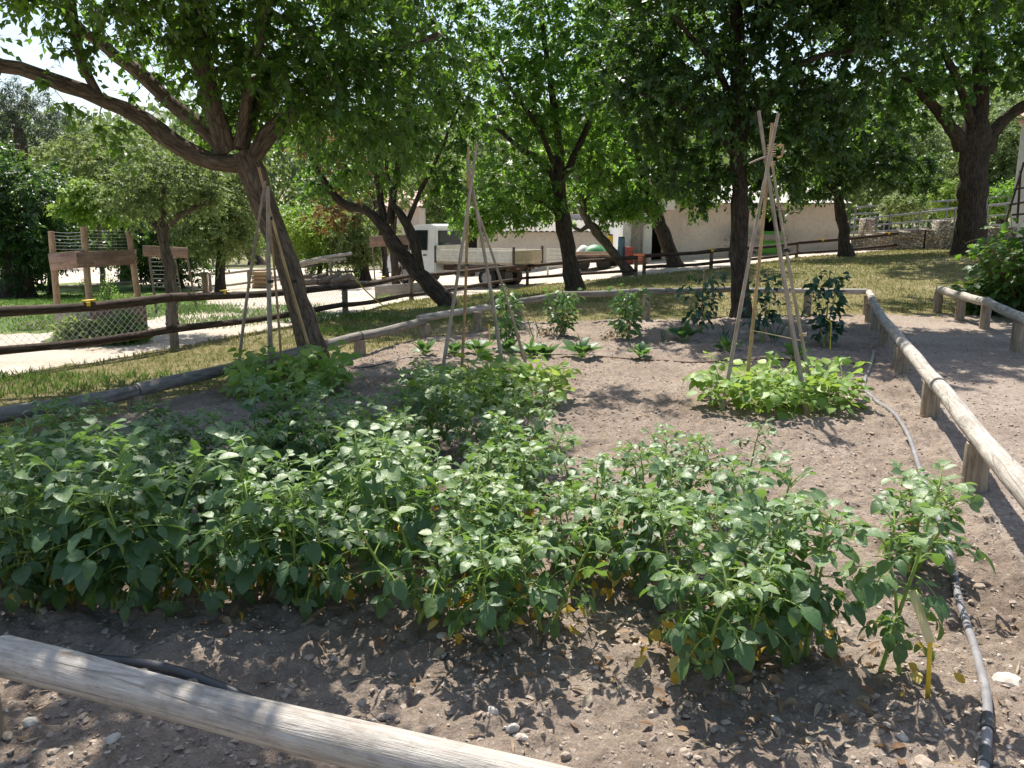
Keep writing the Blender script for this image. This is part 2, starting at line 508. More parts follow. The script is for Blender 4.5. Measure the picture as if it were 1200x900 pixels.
def rotz(a):
    c, s = math.cos(a), math.sin(a)
    return np.array([[c, -s, 0], [s, c, 0], [0, 0, 1]])

def fast_mesh(name, Vv, tri_tmpl, k, n, tint=None, smooth=True):
    """n copies of a small template (faces tri_tmpl on k verts), already transformed into Vv (n*k,3)"""
    me = bpy.data.meshes.new(name)
    sizes = np.array([len(f) for f in tri_tmpl]); flat = np.concatenate([np.array(f) for f in tri_tmpl])
    loops = (flat[None, :] + (np.arange(n) * k)[:, None]).ravel()
    st = np.concatenate([[0], np.cumsum(sizes)[:-1]])
    starts = (st[None, :] + (np.arange(n) * len(flat))[:, None]).ravel()
    me.vertices.add(n * k); me.vertices.foreach_set('co', np.asarray(Vv, np.float32).ravel())
    me.loops.add(len(loops)); me.loops.foreach_set('vertex_index', loops.astype(np.int32))
    me.polygons.add(len(starts)); me.polygons.foreach_set('loop_start', starts.astype(np.int32))
    me.polygons.foreach_set('use_smooth', np.full(len(starts), bool(smooth)))
    me.update(calc_edges=True)
    if tint is not None:
        a = me.attributes.new('tint', 'FLOAT', 'POINT'); a.data.foreach_set('value', np.repeat(tint, k).astype(np.float32))
    return me

def unit(a):
    a = np.asarray(a, float)
    return a / (np.linalg.norm(a, axis=-1, keepdims=True) + 1e-9)

class LB:
    """leaf blades: position, direction, normal, length, width, tint, droop"""
    FULL = ([(0, 2, 1), (0, 3, 2), (1, 2, 5, 4), (2, 3, 6, 5), (4, 5, 8, 7), (5, 6, 9, 8), (7, 8, 10), (8, 9, 10)],
            np.array([(0, 0), (.22, 1), (.22, 0), (.22, -1), (.5, 1), (.5, 0), (.5, -1), (.8, 1), (.8, 0), (.8, -1), (1, 0)], float),
            {0: 0, .22: .80, .5: 1.0, .8: .62, 1: 0})
    SIMPLE = ([(0, 2, 1), (0, 3, 2), (1, 2, 4), (2, 3, 4)],
              np.array([(0, 0), (.42, 1), (.45, 0), (.42, -1), (1, 0)], float), {0: 0, .42: 1, .45: 1, 1: 0})
    BLADE = ([(0, 1, 2)], np.array([(0, 1), (0, -1), (1, 0)], float), {0: 1, 1: 0})
    def __init__(s, kind='SIMPLE', fold=.22):
        s.f, s.ts, pr = getattr(LB, kind); s.w = np.array([pr[t] for t in s.ts[:, 0]]); s.fold = fold
        s.P = []; s.D = []; s.N = []; s.L = []; s.W = []; s.T = []; s.B = []
    def add(s, p, d, n, l, w, t, b=.15):
        s.P.append(np.atleast_2d(p)); s.D.append(np.atleast_2d(d)); s.N.append(np.atleast_2d(n))
        s.L.append(np.atleast_1d(l)); s.W.append(np.atleast_1d(w)); s.T.append(np.atleast_1d(t)); s.B.append(np.atleast_1d(b))
    def build(s, name, m, parent=None):
        P = np.concatenate(s.P).astype(float); D = unit(np.concatenate(s.D)); Nn = unit(np.concatenate(s.N))
        Ls = np.concatenate(s.L)[:, None, None]; Ws = np.concatenate(s.W)[:, None, None] * .5
        T = np.concatenate(s.T); B = np.concatenate(s.B)[:, None, None]
        if parent is not None: P = P - ORIG.get(top_of(parent).name, np.zeros(3))
        S = unit(np.cross(Nn, D)); Nn = np.cross(D, S)
        t = s.ts[:, 0][None, :, None]; q = s.ts[:, 1][None, :, None]; w = s.w[None, :, None]
        Vv = P[:, None, :] + D[:, None, :] * Ls * (t - .35 * B * t * t) + S[:, None, :] * (Ws * q * w) \
            + Nn[:, None, :] * (s.fold * Ws * np.abs(q) * w - B * Ls * t * t)
        n = len(P); k = len(s.ts)
        me = fast_mesh(name, Vv.reshape(-1, 3), s.f, k, n, np.clip(T, 0, 1))
        return link(me, name, m, parent)

def copy_tree(o, parent=None):
    c = o.copy(); COL.objects.link(c)
    if parent is not None: c.parent = parent
    for ch in list(o.children): copy_tree(ch, c)
    return c

def catmull(P, step=.2):
    P = [np.asarray(p, float) for p in P]
    if len(P) < 3:
        n = max(2, int(np.linalg.norm(P[-1] - P[0]) / step) + 1)
        return np.array([P[0] + (P[-1] - P[0]) * t for t in np.linspace(0, 1, n)])
    Q = [2 * P[0] - P[1]] + P + [2 * P[-1] - P[-2]]
    out = []
    for i in range(1, len(Q) - 2):
        n = max(2, int(np.linalg.norm(Q[i + 1][:3] - Q[i][:3]) / step) + 1)
        for t in np.linspace(0, 1, n, endpoint=False):
            a, b, c, d = Q[i - 1], Q[i], Q[i + 1], Q[i + 2]
            out.append(.5 * ((2 * b) + (-a + c) * t + (2 * a - 5 * b + 4 * c - d) * t * t + (-a + 3 * b - 3 * c + d) * t ** 3))
    out.append(P[-1])
    return np.array(out)

# ------------------------------------------------------------------ world and sun
SUN = np.array([-.12, .55, 1.0]); SUN /= np.linalg.norm(SUN)
w = bpy.data.worlds.new('World'); sc.world = w; w.use_nodes = True
nt = w.node_tree; nt.nodes.clear()
wo = nt.nodes.new('ShaderNodeOutputWorld'); bg = nt.nodes.new('ShaderNodeBackground')
sk = nt.nodes.new('ShaderNodeTexSky'); sk.sky_type = 'NISHITA'; sk.sun_disc = False
sk.sun_elevation = math.asin(SUN[2]); sk.sun_rotation = math.atan2(SUN[0], SUN[1])
sk.air_density = 1.2; sk.dust_density = 1.6
bg.inputs[1].default_value = .115
L(nt, sk.outputs[0], bg.inputs[0]); L(nt, bg.outputs[0], wo.inputs[0])
ld = bpy.data.lights.new('sun', 'SUN'); ld.energy = 5.0; ld.angle = R_(.55); ld.color = (1, .95, .87)
lo = bpy.data.objects.new('sun', ld); lo.rotation_euler = Vector(SUN).to_track_quat('Z', 'Y').to_euler(); COL.objects.link(lo)
vs_ = sc.view_settings
vs_.view_transform = 'Standard'; vs_.look = 'None'; vs_.gamma = 1; vs_.use_curve_mapping = False
vs_.exposure = EXPOSURE = 0.75

# ------------------------------------------------------------------ ground: one grid cut into zones
def spaced(segs):
    out = [segs[0][0]]
    for a, b, st0, st1 in segs:
        x = a
        n = max(1, int(round((b - a) / (.5 * (st0 + st1)))))
        q = np.linspace(0, 1, n + 1)[1:]
        r = st1 / st0
        e = q if abs(r - 1) < 1e-3 else (r ** q - 1) / (r - 1)
        out += list(a + (b - a) * e)
    return np.array(out)

us = spaced([(-300, -40, 40, 4), (-40, -12, 3, .4), (-12, -5.3, .3, .06), (-5.3, -3, .05, .024), (-3, 1.05, .024, .024), (1.05, 3.5, .024, .05), (3.5, 12, .06, .4), (12, 40, .4, 3), (40, 300, 4, 40)])
vs2 = spaced([(-60, -4, 12, .6), (-4, .8, .5, .03), (.8, 5.2, .022, .022), (5.2, 11, .026, .06), (11, 18, .07, .16), (18, 45, .2, 1.0), (45, 300, 2, 40)])
UU, VV = np.meshgrid(us, vs2)
XX = U[0] * UU + V[0] * VV; YY = U[1] * UU + V[1] * VV
def in_poly(x, y, poly):
    c = np.zeros(x.shape, bool); n = len(poly)
    for i in range(n):
        x1, y1 = poly[i]; x2, y2 = poly[(i + 1) % n]
        cond = ((y1 > y) != (y2 > y)) & (x < (x2 - x1) * (y - y1) / (y2 - y1 + 1e-12) + x1)
        c ^= cond
    return c

BL2 = [G(160, 480)[:2], G(422, 415)[:2], G(498, 397)[:2], G(560, 387)[:2], G(607, 378)[:2], G(650, 377)[:2], G(757, 374)[:2], G(868, 371)[:2], G(1016, 368)[:2]]
bed_poly = [tuple(uv(-5.2, 1.5)), tuple(uv(-5.2, 3.5))] + [tuple(p) for p in BL2] + [tuple(uv(1.05, 1.5))]
fence_px = [(-420, 520), (-40, 448), (205, 408), (405, 370), (482, 352), (618, 334), (745, 324), (833, 316), (933, 302), (1088, 290)]
fence_pts = [G(*p)[:2] for p in fence_px]
far_poly = [tuple(p) for p in fence_pts] + [(60, 40), (60, 80), (-80, 80), (-80, 2)]
lawn2 = [tuple(G(*p)[:2]) for p in ((-500, 395), (60, 391), (150, 380), (242, 362), (242, 347), (228, 338), (120, 332), (-500, 330))]
rpath = [tuple(uv(1.05, 1.5)), tuple(G(1016, 368)[:2]), tuple(G(1090, 369)[:2]), tuple(G(1200, 416)[:2]), tuple(uv(5.2, 8)), (40, 0), (40, -50), (-60, -50), (-60, 0), tuple(uv(-7, 0.6)), tuple(uv(-5.2, 1.5))]
bed2 = [tuple(G(1092, 368)[:2]), tuple(G(1200, 416)[:2]), tuple(uv(6, 7.5)), tuple(uv(12, 9)), tuple(uv(9, 15.5))]

nb_ = lambda s, k: (vnoise(XX * s, YY * s, k) - .5)
wx = XX + .35 * nb_(1.3, 31) + .15 * nb_(5, 32); wy = YY + .35 * nb_(1.3, 33) + .15 * nb_(5, 34)
ib = in_poly(XX, YY, bed_poly); ip = in_poly(XX, YY, rpath) | in_poly(XX, YY, bed2)
isoil = ib | ip
Z = gz(XX, YY)
near = sstep(14, 5, YY) * isoil
rough = (nb_(1.6, 1) * .06 + nb_(6, 2) * .032 + nb_(17, 3) * .036 + nb_(38, 4) * .026)
lumps = np.clip(nb_(24, 5) - .12, 0, 1) * .05
amp = np.where(ib, 1.0, .55)
Z = Z + (rough + lumps) * np.where(isoil, amp, .25) * np.where(YY < 30, 1, .2)
# earth drawn up along the potato rows
rowv = np.zeros_like(Z)
for rv in (2.8, 3.3, 3.8, 4.3):
    rowv = np.maximum(rowv, np.exp(-((VV - rv) / .16) ** 2))
Z = Z + .035 * rowv * (UU > -5) * (UU < .5) * ib
# slight bank along the back edge
GZ = Z
iu = lambda u: int(np.clip(np.searchsorted(us, u), 0, len(us) - 1))
def gs(x, y):
    """height of the built ground surface"""
    u = x * U[0] + y * U[1]; v = x * V[0] + y * V[1]
    i = int(np.clip(np.searchsorted(us, u) - 1, 0, len(us) - 2)); j = int(np.clip(np.searchsorted(vs2, v) - 1, 0, len(vs2) - 2))
    a = (u - us[i]) / (us[i + 1] - us[i]); b = (v - vs2[j]) / (vs2[j + 1] - vs2[j])
    return float((GZ[j, i] * (1 - a) + GZ[j, i + 1] * a) * (1 - b) + (GZ[j + 1, i] * (1 - a) + GZ[j + 1, i + 1] * a) * b)
def GS(px, py):
    p = G(px, py); return np.array([p[0], p[1], gs(p[0], p[1])])

cx = lambda A: .25 * (A[:-1, :-1] + A[1:, :-1] + A[:-1, 1:] + A[1:, 1:])
XC, YC, WX, WY = cx(XX), cx(YY), cx(wx), cx(wy)
zone = np.full(XC.shape, 3)                                    # lawn
fz = in_poly(XC, YC, far_poly)
zone[fz] = 4                                                   # dirt road
zone[in_poly(WX, WY, lawn2)] = 5
zone[(YC > 42) | (XC < -34) | (XC > 30)] = 6
zone[in_poly(WX, WY, rpath) & ~fz] = 2
zone[in_poly(XC, YC, bed2)] = 2
UC, VC = cx(UU), cx(VV)
zone[(UC > .8) & (UC < 2.6) & (VC < 15.0)] = 2
zone[(VC < 1.6) & (UC > -6)] = 2
zone[in_poly(XC, YC, bed_poly)] = 1
nv, nu = UU.shape
vid = np.arange(nv * nu).reshape(nv, nu)
quads = np.stack([vid[:-1, :-1], vid[:-1, 1:], vid[1:, 1:], vid[1:, :-1]], -1).reshape(-1, 4)
allco = np.stack([XX, YY, Z], -1).reshape(-1, 3)
zf = zone.ravel()
for z_id, nm, mm in ((1, 'garden_soil', 'soil'), (2, 'path', 'path'), (3, 'lawn', 'lawn'), (4, 'dirt_road', 'road'), (5, 'far_lawn', 'meadow'), (6, 'ground', 'wild')):
    q = quads[zf == z_id]
    used, inv = np.unique(q.ravel(), return_inverse=True)
    me = bpy.data.meshes.new(nm)
    me.vertices.add(len(used)); me.vertices.foreach_set('co', allco[used].astype(np.float32).ravel())
    me.loops.add(len(inv)); me.loops.foreach_set('vertex_index', inv.astype(np.int32).ravel())
    me.polygons.add(len(q)); me.polygons.foreach_set('loop_start', (np.arange(len(q)) * 4).astype(np.int32))
    me.polygons.foreach_set('use_smooth', np.ones(len(q), bool)); me.update(calc_edges=True)
    tag(link(me, nm, M[mm]), kind='structure')

# ------------------------------------------------------------------ low log edging
def log_post(t, p, h, r=.074):
    p = np.array([p[0], p[1], gs(p[0], p[1])])
    m = MB(); m.tube([p - [0, 0, .12], p + [0, 0, .05], p + [0, 0, h * .6], p + [0, 0, h - .02], p + [0, 0, h]], [r * 1.02, r, r * .98, r * .98, r * .93], 16, wob=.02)
    m.build('post', M['post'], t)
def log_rail(t, a, b, r0=.062, r1=.058, m='log', sag=.004, seed=0):
    a = np.asarray(a, float); b = np.asarray(b, float)
    n = max(4, int(np.linalg.norm(b - a) / .22))
    q = np.linspace(0, 1, n)
    P = a + np.outer(q, b - a)
    P[:, 2] += .006 * np.sin(q * 5 + seed) - sag * np.sin(q * math.pi)
    P[:, 0] += .008 * np.sin(q * 7 + seed * 2)
    rr = np.linspace(r0, r1, n) * (1 + .05 * np.sin(q * 9 + seed) + .04 * (RNG.random(n) - .5))
    e0 = 3
    mb = MB(); mb.tube(P, rr, 20, wob=.018); return mb.build('rail', M[m], t)

RZ = .31
def edge(name, label, pts, posts, heights=None, group=None, mats='log', r=.062):
    t = thing(name, label, 'log edging', (*pts[0][:2], 0), group=group)
    for i in range(len(pts) - 1):
        a, b = np.array(pts[i], float), np.array(pts[i + 1], float)
        d = (b - a) / np.linalg.norm(b - a)
        log_rail(t, a + d * .004, b - d * .004, r, r * .95, mats, seed=i)
    for p in posts:
        log_post(t, p[:2], (p[2] if len(p) > 2 else RZ - .055))
    return t
def P3(u, v, z=RZ):
    p = uv(u, v); return np.array([p[0], p[1], z])
def hpx(p, Ypx):
    """height above the terrain at ground point p of the pixel row Ypx"""
    z = gzf(*p[:2]); lo_, hi_ = z, z + 5
    for _ in range(40):
        m = .5 * (lo_ + hi_)
        if proj(np.array([p[0], p[1], m]))[1] > Ypx: lo_ = m
        else: hi_ = m
    return .5 * (lo_ + hi_) - z
GE = 'log edging around the vegetable bed'
edge('log_edging', 'thick weathered grey log rail in front of the bare soil, nearest the viewer', [PZ(-330, 693, .31), PZ(-3, 769, .31), PZ(690, 934, .31)],
     [(*PZ(-330, 693, .31)[:2],), (*PZ(-40, 763, .31)[:2],), (*PZ(680, 932, .31)[:2],)], group=GE, r=.058)
def corner_z(p, h): return np.array([p[0], p[1], gzf(p[0], p[1]) + h])
c_br = G(1016, 368); c_br[2] += RZ
edge('log_edging', 'long sunlit log rail beside the grey hose running away to the back corner', [P3(1.08, 1.6, .34), P3(1.06, 4.02, .34), P3(1.05, 7.0, .34), P3(1.04, 9.75, .33), P3(1.03, 12.6, .33), np.array([c_br[0], c_br[1], gzf(*c_br[:2]) + .37])],
     [(*uv(1.07, 2.2), .29), (*uv(1.06, 3.45), .29), (*uv(1.06, 5.42), .29), (*uv(1.05, 7.35), .29), (*uv(1.05, 9.55), .28), (*uv(1.05, 9.85), .28), (*uv(1.04, 11.6), .28), (*uv(1.04, 13.2), .29), (*uv(1.03, 14.4), .31), (c_br[0], c_br[1], .33)], group=GE)
lp = [G(160, 480), G(422, 415), G(498, 397), G(560, 387)]
def up(p, h): return np.array([p[0], p[1], gzf(p[0], p[1]) + h])
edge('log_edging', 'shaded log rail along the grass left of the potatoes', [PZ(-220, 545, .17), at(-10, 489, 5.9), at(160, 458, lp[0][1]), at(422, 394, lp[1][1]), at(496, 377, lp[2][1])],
     [(*PZ(-220, 545, .17)[:2], .12), (*lp[0][:2], hpx(lp[0], 463)), (*lp[1][:2], hpx(lp[1], 398)), (*lp[2][:2], hpx(lp[2], 381))], group=GE, r=.060, mats='logshade')
e2 = G(535, 391); e2 = up(lp[3] + (lp[3] - lp[2]) * .05, .34)
edge('log_edging', 'short pale log rail ending behind the middle cane tripod', [at(490, 374, lp[2][1] + .05), at(576, 359, lp[3][1] + .45)],
     [(*lp[3][:2], hpx(lp[3], 366))], group=GE, r=.055)
bk = [G(607, 378), G(650, 377), G(757, 374), G(868, 371)]
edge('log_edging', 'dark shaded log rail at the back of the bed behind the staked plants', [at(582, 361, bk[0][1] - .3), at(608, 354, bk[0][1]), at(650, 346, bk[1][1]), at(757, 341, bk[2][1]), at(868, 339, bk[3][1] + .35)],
     [(*bk[0][:2], hpx(bk[0], 358)), (*bk[1][:2], hpx(bk[1], 350)), (*bk[2][:2], hpx(bk[2], 345))], group=GE, r=.055, mats='logshade')
edge('log_edging', 'bright end of the back log rail meeting the corner post', [up(bk[3], .42) + [.02, .36, 0], np.array([c_br[0], c_br[1], gzf(*c_br[:2]) + .40]) + [-.02, .04, 0]],
     [(*(bk[3][:2] + (c_br[:2] - bk[3][:2]) * .55 + [0, .2]), .34)], group=GE, r=.05)
r2 = [G(1098, 366), G(1124, 376), G(1153, 386), G(1190, 413)]
ex = r2[3][:2] + (r2[3][:2] - r2[2][:2]) * 1.2
edge('log_edging', 'log rail edging the second bed below the big leafy bush', [up(r2[0], .40), up(r2[1], .41), up(r2[2], .42), up(r2[3], .45), np.array([ex[0], ex[1], .45])],
     [(*r2[0][:2], .36), (*r2[1][:2], .36), (*r2[2][:2], .37), (*r2[3][:2], .40), (*ex, .40)], group='log edging of the neighbouring bed', r=.068)

# ------------------------------------------------------------------ dark two-rail paddock fence
def rail_fence(name, label, pts, tops, lows, tags, mesh_to=None, group=None, r=.055, posts=None):
    t = thing(name, label, 'fence', (*pts[0][:2], gzf(*pts[0][:2])), group=group)
    for i, p in enumerate(pts):
        z = gzf(*p[:2]); m = MB(); h = tops[i] + .03
        m.tube([[p[0], p[1], z - .15], [p[0], p[1], z + h * .5], [p[0], p[1], z + h - .05], [p[0], p[1], z + h - .035]], [.058, .055, .055, .048], 10, wob=.03)
        m.build('post', M['darkpost'], t)
    for hs, rr in ((tops, r), (lows, r * .85)):
        for i in range(len(pts) - 1):
            a = np.array([*pts[i][:2], gzf(*pts[i][:2]) + hs[i]]); b = np.array([*pts[i + 1][:2], gzf(*pts[i + 1][:2]) + hs[i + 1]])
            a[1] -= .075; b[1] -= .075
            n = max(4, int(np.linalg.norm(b - a) / .4)); q = np.linspace(0, 1, n)
            P = a + np.outer(q, b - a); P[:, 2] += .012 * np.sin(q * 6 + i) - .015 * np.sin(q * math.pi)
            MB().tube(P, rr * (1 + .06 * np.sin(q * 8 + i)), 12, wob=.04).build('rail', M['darkrail'], t)
    for px, py in tags:
        # yellow insulator clipped on the top rail
        best = None
        for i in range(len(pts) - 1):
            for q in np.linspace(0, 1, 60):
                p = pts[i][:2] * (1 - q) + pts[i + 1][:2] * q
                zz = gzf(*p) + tops[i] * (1 - q) + tops[i + 1] * q
                X, Y_ = proj(np.array([p[0], p[1], zz]))
                e = abs(X - px)
                if best is None or e < best[0]: best = (e, p, zz, pts[i + 1][:2] - pts[i][:2])
        _, p, zz, d = best; ang = math.atan2(d[1], d[0])
        k = max(1.0, p[1] / 16)
        m = MB().box([p[0], p[1] - .075, zz + r * .9], [.15 * k, .06, .016], rotz(ang)).box([p[0] + .02, p[1] - .078 - r, zz + .01], [.05 * k, .014, .05], rotz(ang))
        m.build('yellow_clip', M['yellow'], t)
    return t
fp = [np.array(p) for p in fence_pts]
def heights(px_pts, ys):
    return ys
A_pts = [fp[0]] + fp[1:7]
A_tops = []; A_lows = []
def hpx(p, Ypx):
    """height above the terrain at ground point p of the pixel row Ypx"""
    z = gzf(*p[:2]); lo_, hi_ = z, z + 4
    for _ in range(40):
        m = .5 * (lo_ + hi_)
        if proj(np.array([p[0], p[1], m]))[1] > Ypx: lo_ = m
        else: hi_ = m
    return .5 * (lo_ + hi_) - z
tp = [None, 369, 349, 336, 323, 311, 301]; lw_ = [None, 416, 386, 357, 345, 325, 316]
for p, a, b in zip(A_pts, tp, lw_):
    if a is None: A_tops.append(.68); A_lows.append(.28)
    else: A_tops.append(hpx(p, a)); A_lows.append(hpx(p, b))
fa = rail_fence('paddock_fence', 'dark brown two rail wooden fence with wire mesh crossing the lawn to the truck', A_pts, A_tops, A_lows, [(110, 356), (265, 342), (450, 325), (515, 318)])
B_pts = [fp[6] + [.25, .05], fp[7], fp[8], fp[9]]
tb = [300, 294, 285, 269]; lb = [313, 308, 297, 283]
rail_fence('paddock_fence', 'dark two rail fence in front of the beige building with yellow clips', B_pts, [hpx(p, a) for p, a in zip(B_pts, tb)], [hpx(p, a) for p, a in zip(B_pts, lb)], [(833, 293), (963, 281), (1040, 275)])
# galvanised diamond mesh between the rails of the left fence
def diamond(parent, a, b, z0a, z1a, z0b, z1b, cell, name='wire_mesh', th=.0022):
    d = b - a; Lh = np.linalg.norm(d); d = d / Lh
    H = .5 * (z1a - z0a + z1b - z0b)
    m = MB()
    def PT(s, h):
        q = s / Lh
        zz0 = z0a * (1 - q) + z0b * q; zz1 = z1a * (1 - q) + z1b * q
        return np.array([a[0] + d[0] * s, a[1] + d[1] * s, zz0 + (zz1 - zz0) * h / H])
    nrm = np.array([-d[1], d[0], 0])
    s = -H
    while s < Lh:
        for sg in (1, -1):
            s0, h0, s1, h1 = (s, 0, s + H, H) if sg == 1 else (s, H, s + H, 0)
            if s0 < 0: h0 = h0 + sg * (-s0); s0 = 0
            if s1 > Lh: h1 = h1 - sg * (s1 - Lh); s1 = Lh
            if s1 - s0 < .02: continue
            m.tube([PT(s0, h0) + nrm * .002 * sg, PT(s1, h1) + nrm * .002 * sg], th, 3, cap=False)
        s += cell
    m.build(name, M['wire'], parent)
for i in (1, 2, 3):
    a, b = A_pts[i - 0 if i else 0], A_pts[i + 1]
    if i == 3: continue
    za, zb = gzf(*a), gzf(*b)
    diamond(fa, np.array([a[0], a[1] + .03]), np.array([b[0], b[1] + .03]), za + A_lows[i], za + A_tops[i], zb + A_lows[i + 1], zb + A_tops[i + 1], .085)
a, b = A_pts[0], A_pts[1]
diamond(fa, np.array([a[0], a[1] + .03]), np.array([b[0], b[1] + .03]), gzf(*a) + A_lows[0], gzf(*a) + A_tops[0], gzf(*b) + A_lows[1], gzf(*b) + A_tops[1], .085)
# yellow rope from the fence down to the grass
p0 = G(420, 372); p0 = np.array([p0[0], p0[1], gzf(*p0[:2])]) ; h0 = hpx(p0, 327)
p1 = G(464, 366)
pp = catmull([p0 + [0, -.12, h0], p0 * .7 + p1 * .3 + [0, -.12, h0 * .62], p0 * .35 + p1 * .65 + [0, -.1, h0 * .27], p1 + [0, -.05, .05], p1 + [.25, -.1, .02]], .08)
tag(MB().tube(pp, .012, 6).build('rope', M['rope']), 'yellow rope hanging off the dark fence down into the grass', 'rope')

# ------------------------------------------------------------------ pebbles, clods and straw on the soil
ICO = None
def ico(sub):
    bm = bmesh.new(); bmesh.ops.create_icosphere(bm, subdivisions=sub, radius=1)
    v = np.array([p.co[:] for p in bm.verts]); f = [tuple(x.index for x in q.verts) for q in bm.faces]; bm.free(); return v, f
def scatter(name, n, sel, smin, smax, m, flat=.6, sub=1, label=None, jag=.38, long=1.0, power=3.2, emb=.25):
    v0, f0 = ico(sub); k = len(v0)
    pts = []
    while len(pts) < n:
        u = RNG.uniform(-5.1, 4.0, 4000); v = .9 + RNG.random(4000) ** 1.7 * 12
        x = U[0] * u + V[0] * v; y = U[1] * u + V[1] * v
        ok = sel(x, y, u, v) & (vnoise(x * 1.7, y * 1.7, 77) + .5 * vnoise(x * 5, y * 5, 78) > RNG.random(4000) * 1.1)
        pts += list(zip(x[ok], y[ok]))
    pts = np.array(pts[:n])
    s = smin + (smax - smin) * RNG.random(n) ** power
    z = np.array([gs(a, b) for a, b in pts])
    R = RNG.normal(size=(n, 3, 3)); q, _ = np.linalg.qr(R)
    sc3 = np.stack([np.full(n, long), RNG.uniform(.6, 1, n), RNG.uniform(.45, .8, n)], 1)
    loc = v0[None] * (1 + jag * (RNG.random((n, k, 1)) - .5) * 2) * sc3[:, None, :]
    loc = np.einsum('nij,nkj->nki', q, loc)
    loc[..., 2] *= flat
    co = loc * s[:, None, None] + np.stack([pts[:, 0], pts[:, 1], z + s * flat * (.45 - emb)], 1)[:, None, :]
    me = fast_mesh(name, co.reshape(-1, 3), f0, k, n, smooth=False)
    o = link(me, name, M[m]); tag(o, label, 'ground cover', kind='stuff'); return o
soil_sel = lambda x, y, u, v: (y > 1.2) & (in_poly(x, y, bed_poly) | in_poly(x, y, rpath))
scatter('pebbles', 12000, soil_sel, .0025, .013, 'stone', label='pale pebbles strewn over the brown garden soil')
scatter('clods', 60000, soil_sel, .003, .019, 'clod', flat=.62, label='small crumbly clods of brown earth covering the bed', jag=.55, power=4)
# straw bits as thin blades
sb = LB('SIMPLE', fold=.5)
nS = 4200
u = RNG.uniform(-5, 4.6, nS * 3); v = .9 + RNG.random(nS * 3) ** 1.4 * 14
x = U[0] * u + V[0] * v; y = U[1] * u + V[1] * v
ok = soil_sel(x, y, u, v); x = x[ok][:nS]; y = y[ok][:nS]; k = len(x)
z = np.array([gs(a, b) for a, b in zip(x, y)])
th = RNG.uniform(0, 6.28, k)
sb.add(np.stack([x, y, z + .006], 1), np.stack([np.cos(th), np.sin(th), RNG.normal(0, .12, k)], 1), np.stack([RNG.normal(0, .3, k), RNG.normal(0, .3, k), np.ones(k)], 1),
       RNG.uniform(.02, .09, k), RNG.uniform(.004, .014, k), RNG.random(k), RNG.normal(0, .15, k))
tag(sb.build('straw', M['leaf_dry']), 'dry straw and withered leaf bits scattered on the soil', 'ground cover', kind='stuff')

STONES = [(37, 852, .034, 'pale stone in the shadow below the front log'), (133, 878, .026, 'small round stone right of a larger one below the front log'), (121, 828, .024, 'flat stone in the sunlit strip under the front log'),
          (9, 866, .022, 'small grey stone at the shadowed left edge of the photo'), (423, 818, .030, 'white angular stone just behind the front log'), (450, 836, .026, 'brown clod-like stone beside the front log'), (578, 842, .028, 'pale flat stone on bare soil before the potatoes'),
          (601, 857, .026, 'cream stone next to the pale flat stone on bare soil'), (610, 866, .032, 'buff earthy stone lowest of three on bare soil'), (663, 884, .030, 'white stone close to where the front log leaves the picture'), (518, 752, .024, 'blue grey rounded stone under the potato leaves'), (517, 770, .022, 'buff stone below the blue grey one'),
          (660, 792, .022, 'grey stone in the plants shadow'), (1058, 866, .022, 'white oval stone near the yellow marker foot'), (1083, 890, .045, 'largest white rock at the foot of the hose'), (910, 840, .024, 'grey pebble in the shade of the rightmost potatoes'), (1146, 690, .030, 'pale stone right of the hose among grit'), (1180, 798, .05, 'broad white rock right of the hose'), (1010, 712, .03, 'pale stone between the last potatoes and the hose'), (1112, 632, .022, 'white chip beside the hose under the rail')]
v0, f0 = ico(2)
for px, py, s, lab in STONES:
    p = GS(px, py)
    rs = np.random.default_rng(px)
    q, _ = np.linalg.qr(rs.normal(size=(3, 3)))
    vv = v0 * (1 + .35 * (vnoise(v0[:, 0] * 2 + px, v0[:, 1] * 2 + v0[:, 2] * 3, 5)[:, None] - .5)) * [1, rs.uniform(.6, .95), rs.uniform(.45, .7)]
    vv = vv * (1 + .1 * (rs.random((len(vv), 1)) - .5))
    vv = vv @ q.T; vv[:, 2] *= .7
    m = MB(); m.add(vv * s + p + [0, 0, s * .18], f0)
    tag(m.build('stone', M['stone'] if px % 3 else M['clod'], smooth=False), lab, 'stone', 'larger stones lying on the soil')

